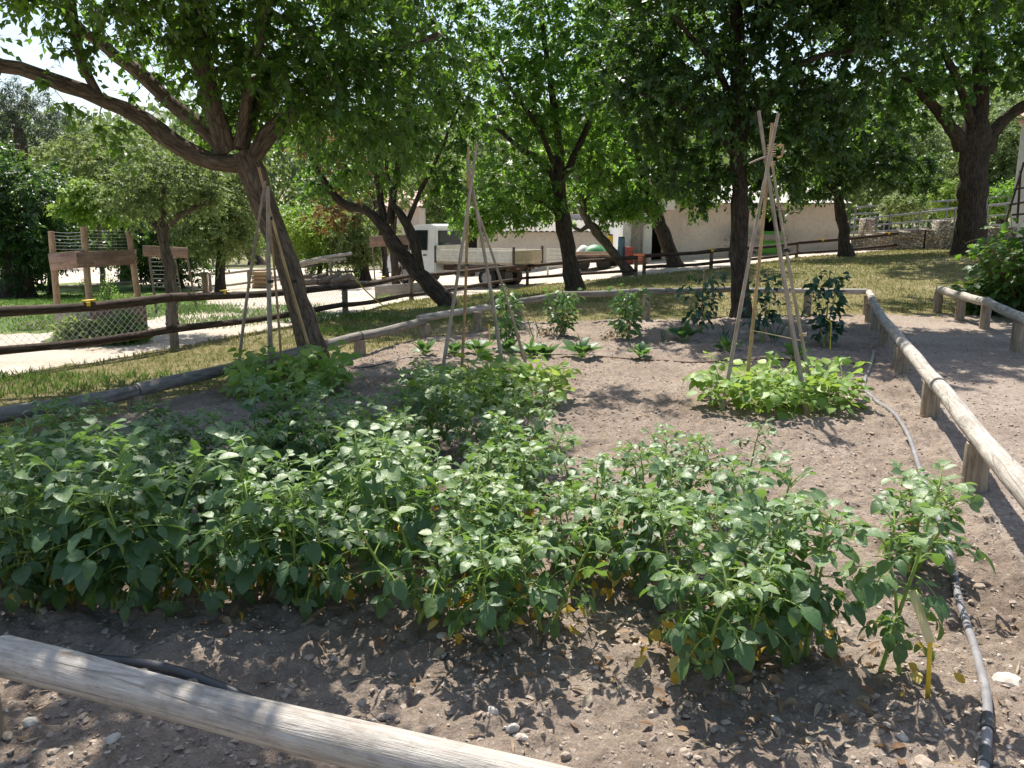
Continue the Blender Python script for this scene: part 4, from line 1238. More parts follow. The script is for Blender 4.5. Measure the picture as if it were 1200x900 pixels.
# ------------------------------------------------------------------ trees
DENS = 1.25
def tree(name, label, limbs, blobs, ntips, per_tip, leaf, m_leaf_, m_bark_, seed, cat='tree', group=None, lw=.58, spray=.34, droop=.5, wood_seg=10, tip_r=.0035, step=.24, free=0.0, origin=None, kind='SIMPLE', twig=False):
    """limbs: lists of (x,y,z,r), the first is the trunk; blobs: (centre, radii, weight)"""
    rs = np.random.default_rng(seed)
    ntips = int(ntips * DENS); per_tip = int(per_tip * 1.25); leaf = leaf * (1.12 if twig else 1.02); per_tip = int(per_tip * (.95 if twig else 1.15))
    base = np.array(limbs[0][0][:3], float)
    t = thing(name, label, cat, base, group=group)
    nodes = []; nrad = []
    for li, lm in enumerate(limbs):
        A = catmull([np.array(p, float) for p in lm], step)
        P, r = A[:, :3], np.maximum(A[:, 3], .006)
        if li == 0:
            q = np.linspace(0, 1, len(P)); r = r * (1 + .5 * np.exp(-q * len(P) * step / .25))
            P[0][2] -= .15
        P[1:] += rs.normal(0, .012, (len(P) - 1, 3)) * min(1, r.mean() / .08)
        MB().tube(P, r * (1 + .05 * rs.normal(size=len(P))), 24 if r.max() > .09 else wood_seg, wob=.03, lobe=.055).build('trunk' if li == 0 else 'limb', M[m_bark_], t)
        s0 = 0 if li else int(len(P) * .62)
        for i in range(max(1, s0), len(P)): nodes.append(P[i]); nrad.append(r[i])
    W = np.array([b[2] if len(b) > 2 else np.prod(b[1]) for b in blobs]); W = W / W.sum()
    tips = []
    for _ in range(ntips):
        b = blobs[rs.choice(len(blobs), p=W)]
        d = unit(rs.normal(size=3)); r = rs.random() ** (1 / 2.4)
        tips.append(np.array(b[0]) + d * r * np.array(b[1]))
    tips = np.array(tips)
    NB = np.array(nodes)
    d0 = np.array([np.min(np.linalg.norm(NB - q, axis=1)) for q in tips])
    tips = tips[np.argsort(d0)]
    tw = MB(); lb = LB(kind, .25)
    NP = np.zeros((len(nodes) + ntips * 9, 3)); NR = np.zeros(len(NP)); nN = len(nodes)
    NP[:nN] = nodes; NR[:nN] = nrad
    for q in tips:
        dist = np.linalg.norm(NP[:nN] - q, axis=1); i = int(np.argmin(dist)); a = NP[i]; D = dist[i]
        if D < .03: continue
        mid = a * .5 + q * .5 + np.array([0, 0, .12 * D]) + rs.normal(0, .07 * D, 3)
        n = int(np.clip(D / .28, 2, 8)) + 1
        qq = np.linspace(0, 1, n)[:, None]
        P = (1 - qq) ** 2 * a + 2 * qq * (1 - qq) * mid + qq ** 2 * q
        r0 = min(NR[i] * .62, .005 + .013 * D)
        rr = np.linspace(max(r0, tip_r), tip_r, n)
        tw.tube(P, rr, 5 if r0 > .012 else 4, cap=False)
        NP[nN:nN + n - 1] = P[1:]; NR[nN:nN + n - 1] = rr[1:]; nN += n - 1
        k = per_tip
        last = unit(P[-1] - P[-2])
        # leafy shoots fan out of each tip, leaves alternating along them
        ns = max(1, k // 8)
        tone = rs.normal(0, .13)
        for s_ in range(ns):
            sd = unit(last * .7 + rs.normal(0, .75, 3) + [0, 0, -.1])
            kk = k // ns; tt = (np.arange(kk) + rs.random(kk) * .6) / kk
            ln = spray * rs.uniform(.7, 1.2)
            p = q + sd * ln * (tt[:, None] - .1)
            p[:, 2] -= .4 * ln * tt ** 2 * droop
            if twig: tw.tube(np.array([q, p[kk // 2], p[-1]]), [tip_r * .8, tip_r * .6, tip_r * .4], 3, cap=False)
            sv = unit(np.cross(sd, [0, 0, 1.]))
            sg = np.where(np.arange(kk) % 2, 1., -1.)[:, None]
            dd = sd * .65 + sv * sg * .8 + rs.normal(0, .35, (kk, 3)) + np.array([0, 0, -droop * .8])
            nn = rs.normal(0, .38, (kk, 3)) + np.array([0, 0, 1.]) + rs.normal(0, .3, 3)
            sz = leaf * rs.uniform(.6, 1.2, kk) * (1 - .25 * tt)
            lb.add(p, dd, nn, sz, sz * lw * rs.uniform(.85, 1.15, kk), np.clip(.36 + tone + .25 * tt + rs.normal(0, .16, kk), 0, 1), rs.uniform(.05, .5, kk))
    tw.build('branch_sprays', M[m_bark_], t)
    lb.build('crown', M[m_leaf_], t)
    return t

def limb(*pts):
    """(px, py, Y, radius) -> world"""
    return [(*at(px, py, Y), r) for px, py, Y, r in pts]
def blob(px, py, Y, r, w=None):
    r = (r,) * 3 if np.isscalar(r) else r
    return (at(px, py, Y), r) if w is None else (at(px, py, Y), r, w)
def foot(px, py, r):
    g = G(px, py); return (g[0], g[1], gzf(g[0], g[1]), r), g[1]

# big left tree
b0, Y = foot(372, 428, .142)
limbs = [[b0] + limb((350, 352, Y, .136), (322, 268, Y - .05, .132), (297, 208, Y - .1, .145), (283, 180, Y - .1, .13)),
         limb((288, 192, Y - .1, .10), (228, 182, Y - .25, .09), (170, 142, Y - .4, .083), (118, 116, Y - .6, .075), (50, 88, Y - .8, .07), (-30, 66, Y - 1.0, .055), (-150, 20, Y - 1.4, .03)),
         limb((118, 118, Y - .6, .05), (97, 75, Y - .65, .045), (86, 25, Y - .7, .04), (78, -60, Y - .7, .025)),
         limb((264, 176, Y - .1, .09), (214, 132, Y, .085), (166, 88, Y + .1, .07), (106, 42, Y + .25, .055), (40, -20, Y + .4, .03)),
         limb((268, 178, Y - .1, .10), (252, 135, Y - .15, .10), (241, 70, Y - .25, .085), (235, 5, Y - .3, .075), (226, -90, Y - .4, .05)),
         limb((250, 128, Y - .15, .05), (222, 62, Y + .1, .045), (180, -8, Y + .2, .035), (150, -80, Y + .2, .02)),
         limb((292, 190, Y - .1, .10), (314, 158, Y - .1, .10), (356, 118, Y, .075), (428, 76, Y + .2, .05), (515, 40, Y + .3, .025)),
         limb((284, 176, Y - .1, .06), (308, 110, Y + .3, .05), (340, 40, Y + .8, .04), (372, -80, Y + 1.1, .03)),
         limb((280, 170, Y - .1, .06), (300, 60, Y - .6, .045), (330, -120, Y - 1.6, .04), (330, -300, Y - 2.4, .03))]
blobs = [blob(430, 50, Y, (1.35, 1.3, 1.1)), blob(350, 30, Y + .3, (1.1, 1.5, 1.1)), blob(490, 110, Y + .3, (.95, .9, .8)), blob(405, 150, Y + .2, (.85, .9, .55)), blob(470, 185, Y + .5, (.7, .7, .4), .35), blob(285, 20, Y, (.9, 1.2, .9)),
         blob(300, 110, Y + .4, (.6, .7, .5), .9), blob(255, 150, Y + .5, (.4, .3, .3), .4), blob(300, 60, Y - .7, (.9, .4, .7), 1.2), blob(390, 110, Y - .5, (.7, .4, .6), .9), blob(200, 40, Y - .3, (.6, .3, .3), .25), blob(140, 0, Y - .5, (1.3, 1.2, .55)), blob(30, -20, Y - .9, (1.3, 1.4, .7)), blob(190, 90, Y + .5, (.5, .4, .35), .14), blob(40, 120, Y - .9, (.7, .4, .22), .16), blob(130, 150, Y - .5, (.35, .3, .2), .07),
         blob(330, -160, Y, (2.2, 2.0, 1.3)), blob(130, -190, Y - .7, (2.0, 2.0, 1.2)), blob(470, -110, Y + .8, (1.0, 1.0, 1.0)), blob(-120, -160, Y - 1.6, (1.9, 1.8, 1.1)), blob(150, -400, Y - 1.2, (1.8, 1.3, .8)), blob(-60, -460, Y - 3.0, (2.2, 1.4, .8), 4.0), blob(0, 60, Y - 1.0, (.9, .5, .25), .15),
         (np.array([-1.62, 4.15, 3.65]), (.8, .5, .45), 1.5), (np.array([-4.0, 5.9, 4.0]), (1.3, 1.0, .7), 2.5), (np.array([-3.4, 7.2, 4.1]), (1.6, 1.2, .8), 4.0), (np.array([-1.6, 7.4, 4.3]), (1.3, 1.2, .8), 3.0), (np.array([-1.7, 11.0, 4.9]), (1.3, 1.1, .6), 3.0), (np.array([.5, 10.0, 5.0]), (.8, .6, .35), .7)]
tree('leafy_tree', 'big leaning tree with spreading limbs behind the shaded cane tripod', limbs, blobs, 1250, 40, .105, 'leaf_tree', 'bark_brown', 11, group='trees round the vegetable bed', lw=.56, twig=True)

# leaning dark tree by the truck
b0, Y = foot(530, 360, .17)
limbs = [[b0] + limb((505, 335, Y, .155), (472, 300, Y, .145), (456, 275, Y, .12), (450, 262, Y, .08)),
         limb((455, 275, Y, .095), (430, 248, Y, .085), (402, 238, Y + .1, .085), (375, 205, Y + .2, .06), (350, 150, Y + .4, .03)),
         limb((453, 270, Y, .085), (446, 235, Y + .1, .075), (440, 200, Y + .2, .06), (425, 140, Y + .3, .05), (415, 60, Y + .3, .03)),
         limb((456, 262, Y, .08), (462, 225, Y, .07), (468, 180, Y, .05), (480, 90, Y, .03)),
         limb((492, 318, Y, .10), (486, 285, Y - .1, .095), (473, 255, Y - .1, .085), (460, 238, Y - .1, .05), (452, 190, Y - .3, .03)),
         limb((478, 262, Y, .05), (490, 230, Y, .045), (515, 180, Y, .03), (540, 120, Y, .02))]
blobs = [blob(415, 170, Y + .2, (1.5, 1.4, .9)), blob(500, 150, Y + .2, (1.4, 1.3, 1.0)), blob(455, 60, Y + .3, (2.0, 1.8, 1.4)), blob(380, 215, Y + .4, (.7, .8, .4), .4), blob(530, 215, Y + .3, (.7, .8, .45), .4), blob(450, -60, Y, (1.9, 1.8, 1.3))]
tree('leafy_tree', 'dark forked tree leaning hard to the left in front of the truck', limbs, blobs, 560, 30, .125, 'leaf_tree', 'bark_dark', 12, group='trees round the vegetable bed')
# rust tinged tree behind it
b0, Y = foot(452, 330, .12)
limbs = [[b0] + limb((450, 290, Y, .11), (440, 240, Y, .09), (425, 200, Y, .06))]
tree('leafy_tree', 'tree with rust tinged foliage between the left trunk and the leaning tree', limbs, [blob(395, 245, Y, (1.4, 1.2, .8)), blob(430, 215, Y, (1.5, 1.3, .8)), blob(400, 160, Y, (2.2, 1.6, 1.3))], 190, 30, .15, 'leaf_rust', 'bark_dark', 13, group='trees round the vegetable bed')

# centre tree
b0, Y = foot(674, 341, .20)
limbs = [[b0] + limb((667, 300, Y, .19), (659, 252, Y, .18), (654, 212, Y, .17)),
         limb((655, 220, Y, .11), (640, 195, Y, .10), (612, 175, Y + .2, .07), (570, 140, Y + .4, .04)),
         limb((654, 215, Y, .12), (656, 180, Y, .11), (650, 130, Y, .09), (640, 60, Y, .06), (630, -40, Y, .04)),
         limb((656, 216, Y, .10), (672, 185, Y, .09), (690, 140, Y + .2, .07), (705, 60, Y + .4, .04)),
         limb((662, 262, Y, .05), (640, 240, Y - .1, .04), (618, 232, Y - .2, .025)),
         limb((655, 205, Y, .07), (630, 150, Y - .5, .06), (590, 90, Y - .8, .04), (560, 30, Y - 1, .03))]
blobs = [blob(590, 205, Y, (1.5, 1.4, .9)), blob(560, 232, Y, (.8, .9, .6), 1.0), blob(625, 230, Y, (.8, .9, .55), .8), blob(650, 140, Y, (2.0, 1.8, 1.3)), blob(600, 90, Y, (2.2, 2.0, 1.5)), blob(690, 60, Y, (1.9, 1.8, 1.4)), blob(640, 10, Y, (2.6, 2.2, 1.6)), blob(640, -80, Y, (2.4, 2.2, 1.5)), blob(545, 250, Y + .2, (.5, .6, .3), .3), blob(720, 180, Y + .6, (1.0, 1.0, .8)), blob(600, 248, Y - .3, (.9, .8, .45), 1.2), blob(650, 235, Y + .9, (1.0, .8, .6), 1.0), blob(560, 262, Y + .4, (.6, .6, .3), .5)]
tree('leafy_tree', 'bright green tree with dark straight forked trunk at the centre of the photo', limbs, blobs, 760, 30, .15, 'leaf_bright', 'bark_dark', 14, group='trees round the vegetable bed')

# thin leaning tree right of it
b0, Y = foot(740, 322, .15)
limbs = [[b0] + limb((715, 292, Y, .14), (695, 266, Y, .13), (684, 250, Y, .12), (678, 215, Y, .09), (672, 160, Y, .05)),
         limb((694, 262, Y, .07), (680, 270, Y - .1, .06), (668, 262, Y - .2, .04)),
         limb((683, 240, Y, .07), (705, 200, Y, .05), (730, 150, Y, .03))]
tree('leafy_tree', 'thin tree leaning left over the green covered trailer', limbs, [blob(705, 215, Y, (1.2, 1.1, .8)), blob(690, 165, Y, (1.5, 1.4, 1.0)), blob(740, 245, Y, (.9, .8, .5), .9), blob(712, 250, Y, (.6, .6, .4), .4), blob(715, 110, Y, (1.7, 1.6, 1.2))], 300, 28, .16, 'leaf_bright', 'bark_grey', 15, group='trees round the vegetable bed')

# tree leaning in front of the building door
b0, Y = foot(792, 313, .24)
limbs = [[b0] + limb((782, 285, Y, .21), (772, 258, Y, .19), (764, 235, Y, .17)),
         limb((770, 250, Y, .13), (745, 240, Y, .11), (722, 228, Y + .1, .08), (700, 200, Y + .2, .04)),
         limb((766, 242, Y, .12), (775, 200, Y, .10), (785, 150, Y, .06), (790, 70, Y, .04)),
         limb((765, 240, Y, .11), (750, 190, Y, .09), (735, 130, Y, .05))]
tree('leafy_tree', 'tree with dark trunk standing before the building doorway', limbs, [blob(760, 205, Y, (1.6, 1.5, .8)), blob(820, 215, Y, (1.3, 1.2, .6)), blob(725, 180, Y, (1.3, 1.2, .9)), blob(790, 150, Y, (2.2, 2.0, 1.4)), blob(750, 80, Y, (2.4, 2.2, 1.6)), blob(815, 240, Y - .2, (.7, .7, .3), .3), blob(760, 0, Y, (2.5, 2.2, 1.5)), blob(800, 222, Y - .3, (1.0, 1, .5), 1.0), blob(738, 232, Y - .2, (.8, .8, .5), .8)], 620, 28, .17, 'leaf_bright', 'bark_dark', 16, group='trees round the vegetable bed')

# straight dark tree at the back of the bed
b0, Y = foot(868, 372, .155)
limbs = [[b0] + limb((867, 300, Y, .145), (866, 220, Y, .14), (866, 150, Y, .13), (864, 80, Y, .12), (862, 0, Y, .10), (860, -90, Y, .07)),
         limb((866, 190, Y, .06), (835, 150, Y - .2, .05), (790, 120, Y - .4, .035), (750, 110, Y - .6, .02)),
         limb((866, 165, Y, .07), (900, 110, Y - .3, .06), (950, 70, Y - .7, .045), (1010, 60, Y - 1.0, .025)),
         limb((865, 140, Y, .06), (840, 80, Y - .4, .05), (790, 20, Y - .8, .03)),
         limb((865, 110, Y, .06), (895, 40, Y, .05), (935, -20, Y, .03)),
         limb((866, 175, Y, .05), (885, 140, Y + .6, .04), (920, 110, Y + 1.2, .025))]
blobs = [blob(850, 140, Y, (1.7, 1.6, .9)), blob(780, 110, Y - .2, (1.2, 1.2, 1.1)), blob(930, 120, Y - .2, (1.5, 1.4, 1.0)), blob(1000, 130, Y - .2, (1.0, 1.0, .8)), blob(870, 50, Y, (2.6, 2.2, 1.2)), blob(740, 60, Y, (.8, .9, 1.0), 1.0), blob(1010, 50, Y - .6, (1.2, 1.2, 1.0)), blob(860, -60, Y, (2.7, 2.3, 1.3)), blob(790, 190, Y, (.7, .8, .5), .5), blob(920, 195, Y + .2, (.9, .8, .4), .5), blob(900, -170, Y, (2.2, 2.0, 1.1)), blob(835, 215, Y, (.6, .7, .35), .4), blob(905, 225, Y + .5, (.6, .6, .4), .4),
         (np.array([6.6, 13.6, 5.6]), (2.2, 1.7, 1.1), 8.0), (np.array([4.2, 13.0, 5.5]), (2.2, 1.4, 1.0), 6.0)]
tree('leafy_tree', 'dark tree with straight upright trunk rising out of the bed', limbs, blobs, 1150, 32, .135, 'leaf_darktree', 'bark_dark', 17, group='trees round the vegetable bed')

# smaller tree before the building's right end
b0, Y = foot(991, 301, .20)
limbs = [[b0] + limb((988, 270, Y, .18), (984, 242, Y, .17), (982, 215, Y, .14), (985, 170, Y, .09)),
         limb((984, 232, Y, .08), (960, 205, Y, .06), (935, 180, Y, .03)), limb((983, 225, Y, .09), (1005, 195, Y, .07), (1045, 170, Y, .04)), limb((983, 215, Y, .07), (975, 170, Y, .06), (970, 110, Y, .03))]
tree('leafy_tree', 'small dark tree at the right end of the beige building', limbs, [blob(990, 195, Y, (2.0, 1.8, 1.0)), blob(1050, 190, Y, (1.5, 1.4, .9)), blob(930, 200, Y, (1.3, 1.2, .8)), blob(1080, 215, Y, (.8, .8, .5), .5), blob(950, 232, Y, (.5, .6, .3), .25), blob(1000, 130, Y, (2.4, 2.0, 1.2))], 420, 30, .17, 'leaf_darktree', 'bark_dark', 18, group='trees round the vegetable bed')

# big dark tree on the right
b0, Y = foot(1136, 299, .42)
limbs = [[b0] + limb((1137, 260, Y, .40), (1139, 210, Y, .39), (1142, 165, Y, .38), (1146, 140, Y, .30)),
         limb((1128, 172, Y, .24), (1118, 155, Y - .1, .20), (1100, 130, Y - .2, .14), (1060, 90, Y - .6, .08), (1020, 50, Y - 1, .04)),
         limb((1146, 165, Y, .25), (1150, 110, Y, .22), (1146, 40, Y, .17), (1140, -40, Y, .10)),
         limb((1155, 178, Y, .22), (1165, 152, Y, .19), (1190, 130, Y - .1, .16), (1240, 100, Y - .3, .10), (1300, 50, Y - .5, .05)),
         limb((1140, 150, Y, .14), (1120, 90, Y - .8, .10), (1090, 30, Y - 1.6, .06))]
blobs = [blob(1060, 60, Y - 1.0, (1.7, 1.5, 1.5)), blob(1100, 110, Y - .6, (1.0, 1.2, .8)), blob(1150, 50, Y, (2.2, 2.0, 1.5)), blob(1040, 140, Y - .4, (1.3, 1.2, .9)), blob(1200, 60, Y - .2, (1.4, 1.4, 1.2)), blob(1100, -40, Y - .5, (3.2, 2.6, 1.6)), blob(1220, -30, Y, (2.2, 2.2, 1.5)), blob(1010, 20, Y - .8, (1.3, 1.3, 1.2)), (np.array([9.6, 15.6, 6.8]), (2.6, 2.2, 1.3), 12.0), (np.array([8.2, 18.0, 6.6]), (2.4, 2.0, 1.3), 9.0)]
tree('leafy_tree', 'thick trunked dark tree with big curved limb on the right', limbs, blobs, 900, 32, .18, 'leaf_tree', 'bark_dark', 19, group='trees round the vegetable bed')

# ---- trees and shrubs beyond the fence on the left
b0, Y = foot(122, 352, .075)
tree('young_tree', 'young lime green tree inside the wire and board guard', [[b0] + limb((120, 320, Y, .065), (117, 280, Y, .055), (114, 245, Y, .04), (112, 222, Y, .02)), limb((116, 262, Y, .03), (95, 245, Y, .02), (70, 242, Y, .01)), limb((116, 258, Y, .03), (140, 250, Y, .02), (155, 256, Y, .01))],
     [blob(108, 225, Y, (.75, .7, .25)), blob(85, 243, Y, (.5, .5, .18)), blob(138, 250, Y, (.45, .5, .2)), blob(110, 250, Y, (.5, .5, .22))], 150, 26, .14, 'leaf_lime', 'bark_grey', 21, group='young trees in guards')
b0, Y = foot(204, 392, .17)
b0, Y = foot(204, 388, .085)
Yb = Y
tree('young_tree', 'pale barked forked tree behind the red brown guard board', [[b0] + limb((199, 330, Y, .082), (194, 290, Y, .078), (190, 268, Y, .08)), limb((189, 272, Y, .06), (176, 258, Y, .05), (160, 235, Y, .03)), limb((190, 272, Y, .055), (206, 258, Y, .05), (226, 244, Y, .04), (252, 235, Y, .02)), limb((188, 270, Y, .06), (192, 240, Y, .04), (190, 190, Y, .02))],
     [blob(175, 225, Y, (.8, .8, .45)), blob(215, 215, Y, (.7, .8, .45)), blob(190, 185, Y + .2, (.9, .8, .5)), blob(240, 225, Y, (.4, .5, .25), .15)], 170, 26, .085, 'leaf_olive', 'bark_grey', 22, group='young trees in guards')
b0, Y = foot(465, 342, .13)
tree('young_tree', 'small tree trunk behind the guard left of the truck cab', [[b0] + limb((462, 310, Y, .12), (460, 285, Y, .11), (462, 262, Y, .10), (464, 245, Y, .05))], [blob(470, 225, Y, (1.0, 1.0, .7)), blob(500, 200, Y, (1.3, 1.2, .8))], 120, 24, .13, 'leaf_olive', 'bark_dark', 23, group='young trees in guards')

BACK = [
 ('round_tree', 'round pale green tree beside the grey rail fence on the left', (258, 338), 27, .16, [(255, 255, (1.7, 1.6, 1.5)), (250, 215, (1.5, 1.4, 1.0)), (275, 275, (1.0, 1.0, .7))], 'leaf_olive', 320, .17),
 ('round_tree', 'hazy olive green tree mass above the young lime tree', (150, 336), 31, .2, [(130, 190, (2.6, 2, 1.5)), (90, 210, (2.0, 1.8, 1.4)), (185, 205, (1.8, 1.8, 1.3)), (150, 240, (2.2, 1.8, 1.1))], 'leaf_olive', 420, .19),
 ('dark_tree', 'dark dense tree at the left picture edge behind the lawn', (18, 338), 24, .45, [(20, 255, (2.0, 1.8, 1.5)), (-30, 230, (2.0, 1.8, 1.8)), (60, 280, (1.1, 1.2, .8)), (50, 225, (1.2, 1.2, .9)), (20, 320, (1.0, 1, .7))], 'leaf_darktree', 520, .17),
 ('dark_tree', 'small dark trunked tree on the lawn behind the wire guard', (58, 332), 26, .12, [(45, 285, (1.4, 1.2, .9)), (75, 268, (1.2, 1.0, .9))], 'leaf_darktree', 220, .17),
 ('dark_tree', 'dark green bush behind the second guard', (212, 340), 29, .15, [(205, 300, (1.5, 1.3, 1.1)), (170, 290, (1.6, 1.3, 1.2)), (215, 268, (1.2, 1, .9))], 'leaf_darktree', 260, .17),
 ('pine_tree', 'dark pine with blue shadowed crown high at the left edge', (40, 318), 44, .4, [(40, 150, (3.2, 2.5, 1.6)), (0, 120, (3.0, 2.4, 1.6)), (85, 170, (1.8, 1.6, .9)), (-40, 170, (3, 2.5, 2.0))], 'needle', 420, .28),
 ('pine_tree', 'leaning pine seen through the gap left of the big trunk', (302, 312), 46, .38, [(262, 250, (2.0, 1.6, .7)), (240, 235, (2.0, 1.5, .8)), (290, 232, (1.2, 1.2, .6))], 'needle', 160, .26),
 ('round_tree', 'bright green small tree just right of the big left trunk', (348, 306), 36, .12, [(345, 270, (1.4, 1.3, 1.2)), (350, 285, (1.2, 1.1, .7))], 'leaf_bright', 200, .18),
 ('round_tree', 'pale lime tree between the big left trunk and the leaning tree', (372, 308), 34, .10, [(378, 278, (1.5, 1.3, .9)), (365, 262, (1.3, 1.2, .7)), (405, 270, (1.3, 1.2, .8))], 'leaf_lime', 220, .18),
 ('olive_bush', 'grey green rounded olive bush left of the leaning tree', (428, 306), 33, .2, [(428, 278, (1.5, 1.3, 1.1)), (418, 290, (1.0, .9, .6))], 'leaf_olive', 260, .14),
 ('round_tree', 'greyish tree mass behind the truck cab', (560, 310), 48, .3, [(510, 215, (3.0, 2.4, 2.6)), (560, 240, (2.6, 2.2, 2.0)), (470, 200, (2.5, 2.0, 2.0))], 'leaf_olive', 420, .26),
 ('round_tree', 'greyish olive tree on the slope behind the steel rail fence', (1040, 262), 48, .3, [(1010, 200, (3.6, 2.4, 2.0)), (1080, 195, (3.6, 2.5, 2.4)), (1040, 160, (3.0, 2.5, 1.8))], 'leaf_olive', 420, .26),
 ('round_tree', 'olive tree on the slope right of the thick trunk', (1175, 258), 46, .3, [(1180, 190, (2.6, 2.2, 2.4)), (1160, 215, (2.2, 2.0, 1.6)), (1200, 150, (2.6, 2.2, 2.0))], 'leaf_olive', 360, .25),
 ('round_bush', 'lime green round bush behind the steel rails left of the thick trunk', (1112, 256), 40, .08, [(1115, 232, (1.0, .9, .8))], 'leaf_lime', 130, .16),
 ('round_bush', 'bright bush right of the thick trunk behind the rails', (1175, 250), 38, .08, [(1178, 230, (1.5, 1.2, .7)), (1160, 236, (1.0, .9, .5))], 'leaf_bright', 150, .16),
 ('round_bush', 'pale small bush growing through the steel rails', (1058, 252), 36, .06, [(1058, 242, (1.0, .8, .55))], 'leaf_olive', 110, .13),
]
for i, (nm, lab, (bx, by), Yd, r, bl, ml, nt_, lf) in enumerate(BACK):
    f = at(bx, by, Yd); z0 = gzf(f[0], f[1]); top = max(bl, key=lambda q: -q[1]); T = at(top[0], top[1], Yd)
    cb = at(np.mean([q[0] for q in bl]), np.mean([q[1] for q in bl]), Yd)
    trunk = [(f[0], f[1], z0, r), (f[0] * .7 + cb[0] * .3, f[1], z0 * .65 + cb[2] * .35, r * .85), (cb[0], f[1], max(cb[2], z0 + .3), r * .6), (T[0], T[1], max(T[2], z0 + .5), r * .25)]
    tree(nm, lab, [trunk], [(at(q[0], q[1], Yd), q[2]) for q in bl], nt_, 30, lf, ml, 'bark_dark', 60 + i, cat='bush' if 'bush' in nm else 'tree', group='trees and bushes in the background', spray=.42 * (lf / .15), lw=.5 if ml != 'needle' else .16, step=.5)

# clipped hedge far left of the leaning tree
h0 = at(392, 303, 34); z0 = gzf(h0[0], h0[1])
t = thing('hedge', 'low clipped green hedge beyond the pale road', 'hedge', (h0[0], h0[1], z0))
lb = LB('SIMPLE'); kq = 2600
q = RNG.uniform(-1, 1, (kq, 3)); ax = RNG.integers(0, 3, kq); q[np.arange(kq), ax] = np.sign(q[np.arange(kq), ax]) * RNG.uniform(.8, 1.05, kq)
p = np.array([h0[0], h0[1], z0 + .55]) + q * [1.1, .6, .5]
lb.add(p, RNG.normal(size=(kq, 3)), q + RNG.normal(0, .4, (kq, 3)), RNG.uniform(.08, .15, kq), RNG.uniform(.05, .09, kq), RNG.random(kq), RNG.uniform(0, .3, kq))
lb.build('crown', M['leaf_bright'], t)

# ---- bushy plants of the second bed at the right edge
def bushy(px, py, top, wpx, seed, label, m='leaf_tree', nst=9, lf=.15):
    p = GS(px, py); h = hpx(p, top); k = p[1] / F; R = wpx * k / 2; rs = np.random.default_rng(seed)
    t = thing('mulberry_bush', label, 'bush', p, group='leafy bushes of the second bed'); lb = LB('FULL', .2)
    for s_ in range(nst):
        a = s_ * GOLD; rr = R * math.sqrt((s_ + .5) / nst)
        e = p + [math.cos(a) * rr, math.sin(a) * rr, h * rs.uniform(.7, 1) * (1 - .35 * (rr / R) ** 2)]
        P = catmull([p + rs.normal(0, .05, 3) * [1, 1, 0], p * .5 + e * .5 + [0, 0, .1], e], .12)
        mb = MB(); mb.tube(P, np.linspace(.014, .004, len(P)), 6)
        for i in range(34):
            tt = .12 + .88 * rs.random(); q, dd = lerp_path(P, tt)
            az = rs.uniform(0, 6.28); d = np.array([math.cos(az), math.sin(az), rs.normal(.05, .3)])
            lbp = q + d * rs.uniform(.06, .2)
            mb.tube([q, lbp], .0025, 3, cap=False)
            lb.add(lbp, d + [0, 0, -.4], rs.normal(0, .35, 3) + [0, 0, 1], lf * rs.uniform(.7, 1.3), lf * .68 * rs.uniform(.8, 1.2), np.clip(.3 + .5 * tt + rs.normal(0, .18), 0, 1), rs.uniform(.1, .45))
        mb.build('stem', M['stem_brown'], t)
    lb.build('foliage', M[m], t)
bushy(1192, 372, 240, 140, 801, 'big dark leafy bush overhanging the log edging at the right edge', nst=34)
bushy(1152, 368, 318, 70, 802, 'lower leafy bush in front of the thick trunk', nst=16)
bushy(1240, 378, 232, 140, 803, 'tall leafy bush cut off by the right picture edge', nst=20)

# ---- far wood closing the view
lb = LB('SIMPLE', .3); kk = 52000
th = RNG.uniform(R_(48), R_(132), kk); r = RNG.uniform(66, 90, kk)
x = np.cos(th) * r; y = np.sin(th) * r
hm = 7.5 + 5.5 * vnoise(x * .13 + 9, y * .13, 91) + 3 * vnoise(x * .5, y * .5, 92) - 1.0
hq = RNG.random(kk) ** .8 * hm
z = gz(x, y) + hq
lb.add(np.stack([x, y, z], 1), RNG.normal(size=(kk, 3)) + [0, 0, -.3], RNG.normal(0, .6, (kk, 3)) + [0, -.5, .8], RNG.uniform(.45, 1.0, kk), RNG.uniform(.3, .6, kk), np.clip(vnoise(x * .18, y * .18, 93) * .9 + RNG.normal(0, .15, kk), 0, 1), RNG.uniform(0, .4, kk))
tag(lb.build('far_wood', M['leaf_olive']), 'distant greyish green wood closing the view beyond the buildings', 'wood', kind='stuff')
# ------------------------------------------------------------------ buildings
def zb(x, y): return gzf(x, y)
Yw = 31.0
def wx_(px, Y=Yw, py=290): return at(px, py, Y)[0]
x0, xd0, xd1, xd2, x1 = wx_(728), wx_(762), wx_(776), wx_(788), wx_(986)
zt = at(850, 239, Yw)[2]; ztr = at(986, 243, Yw)[2]; zt2 = at(745, 214, Yw)[2]
t = thing('farm_building', 'long low beige rendered building with open doorway and pale roof sheets', 'building', (x0, Yw, zb(x0, Yw)))
zlo = zb(x0, Yw) - .4
Dp = 5.0
m = MB()
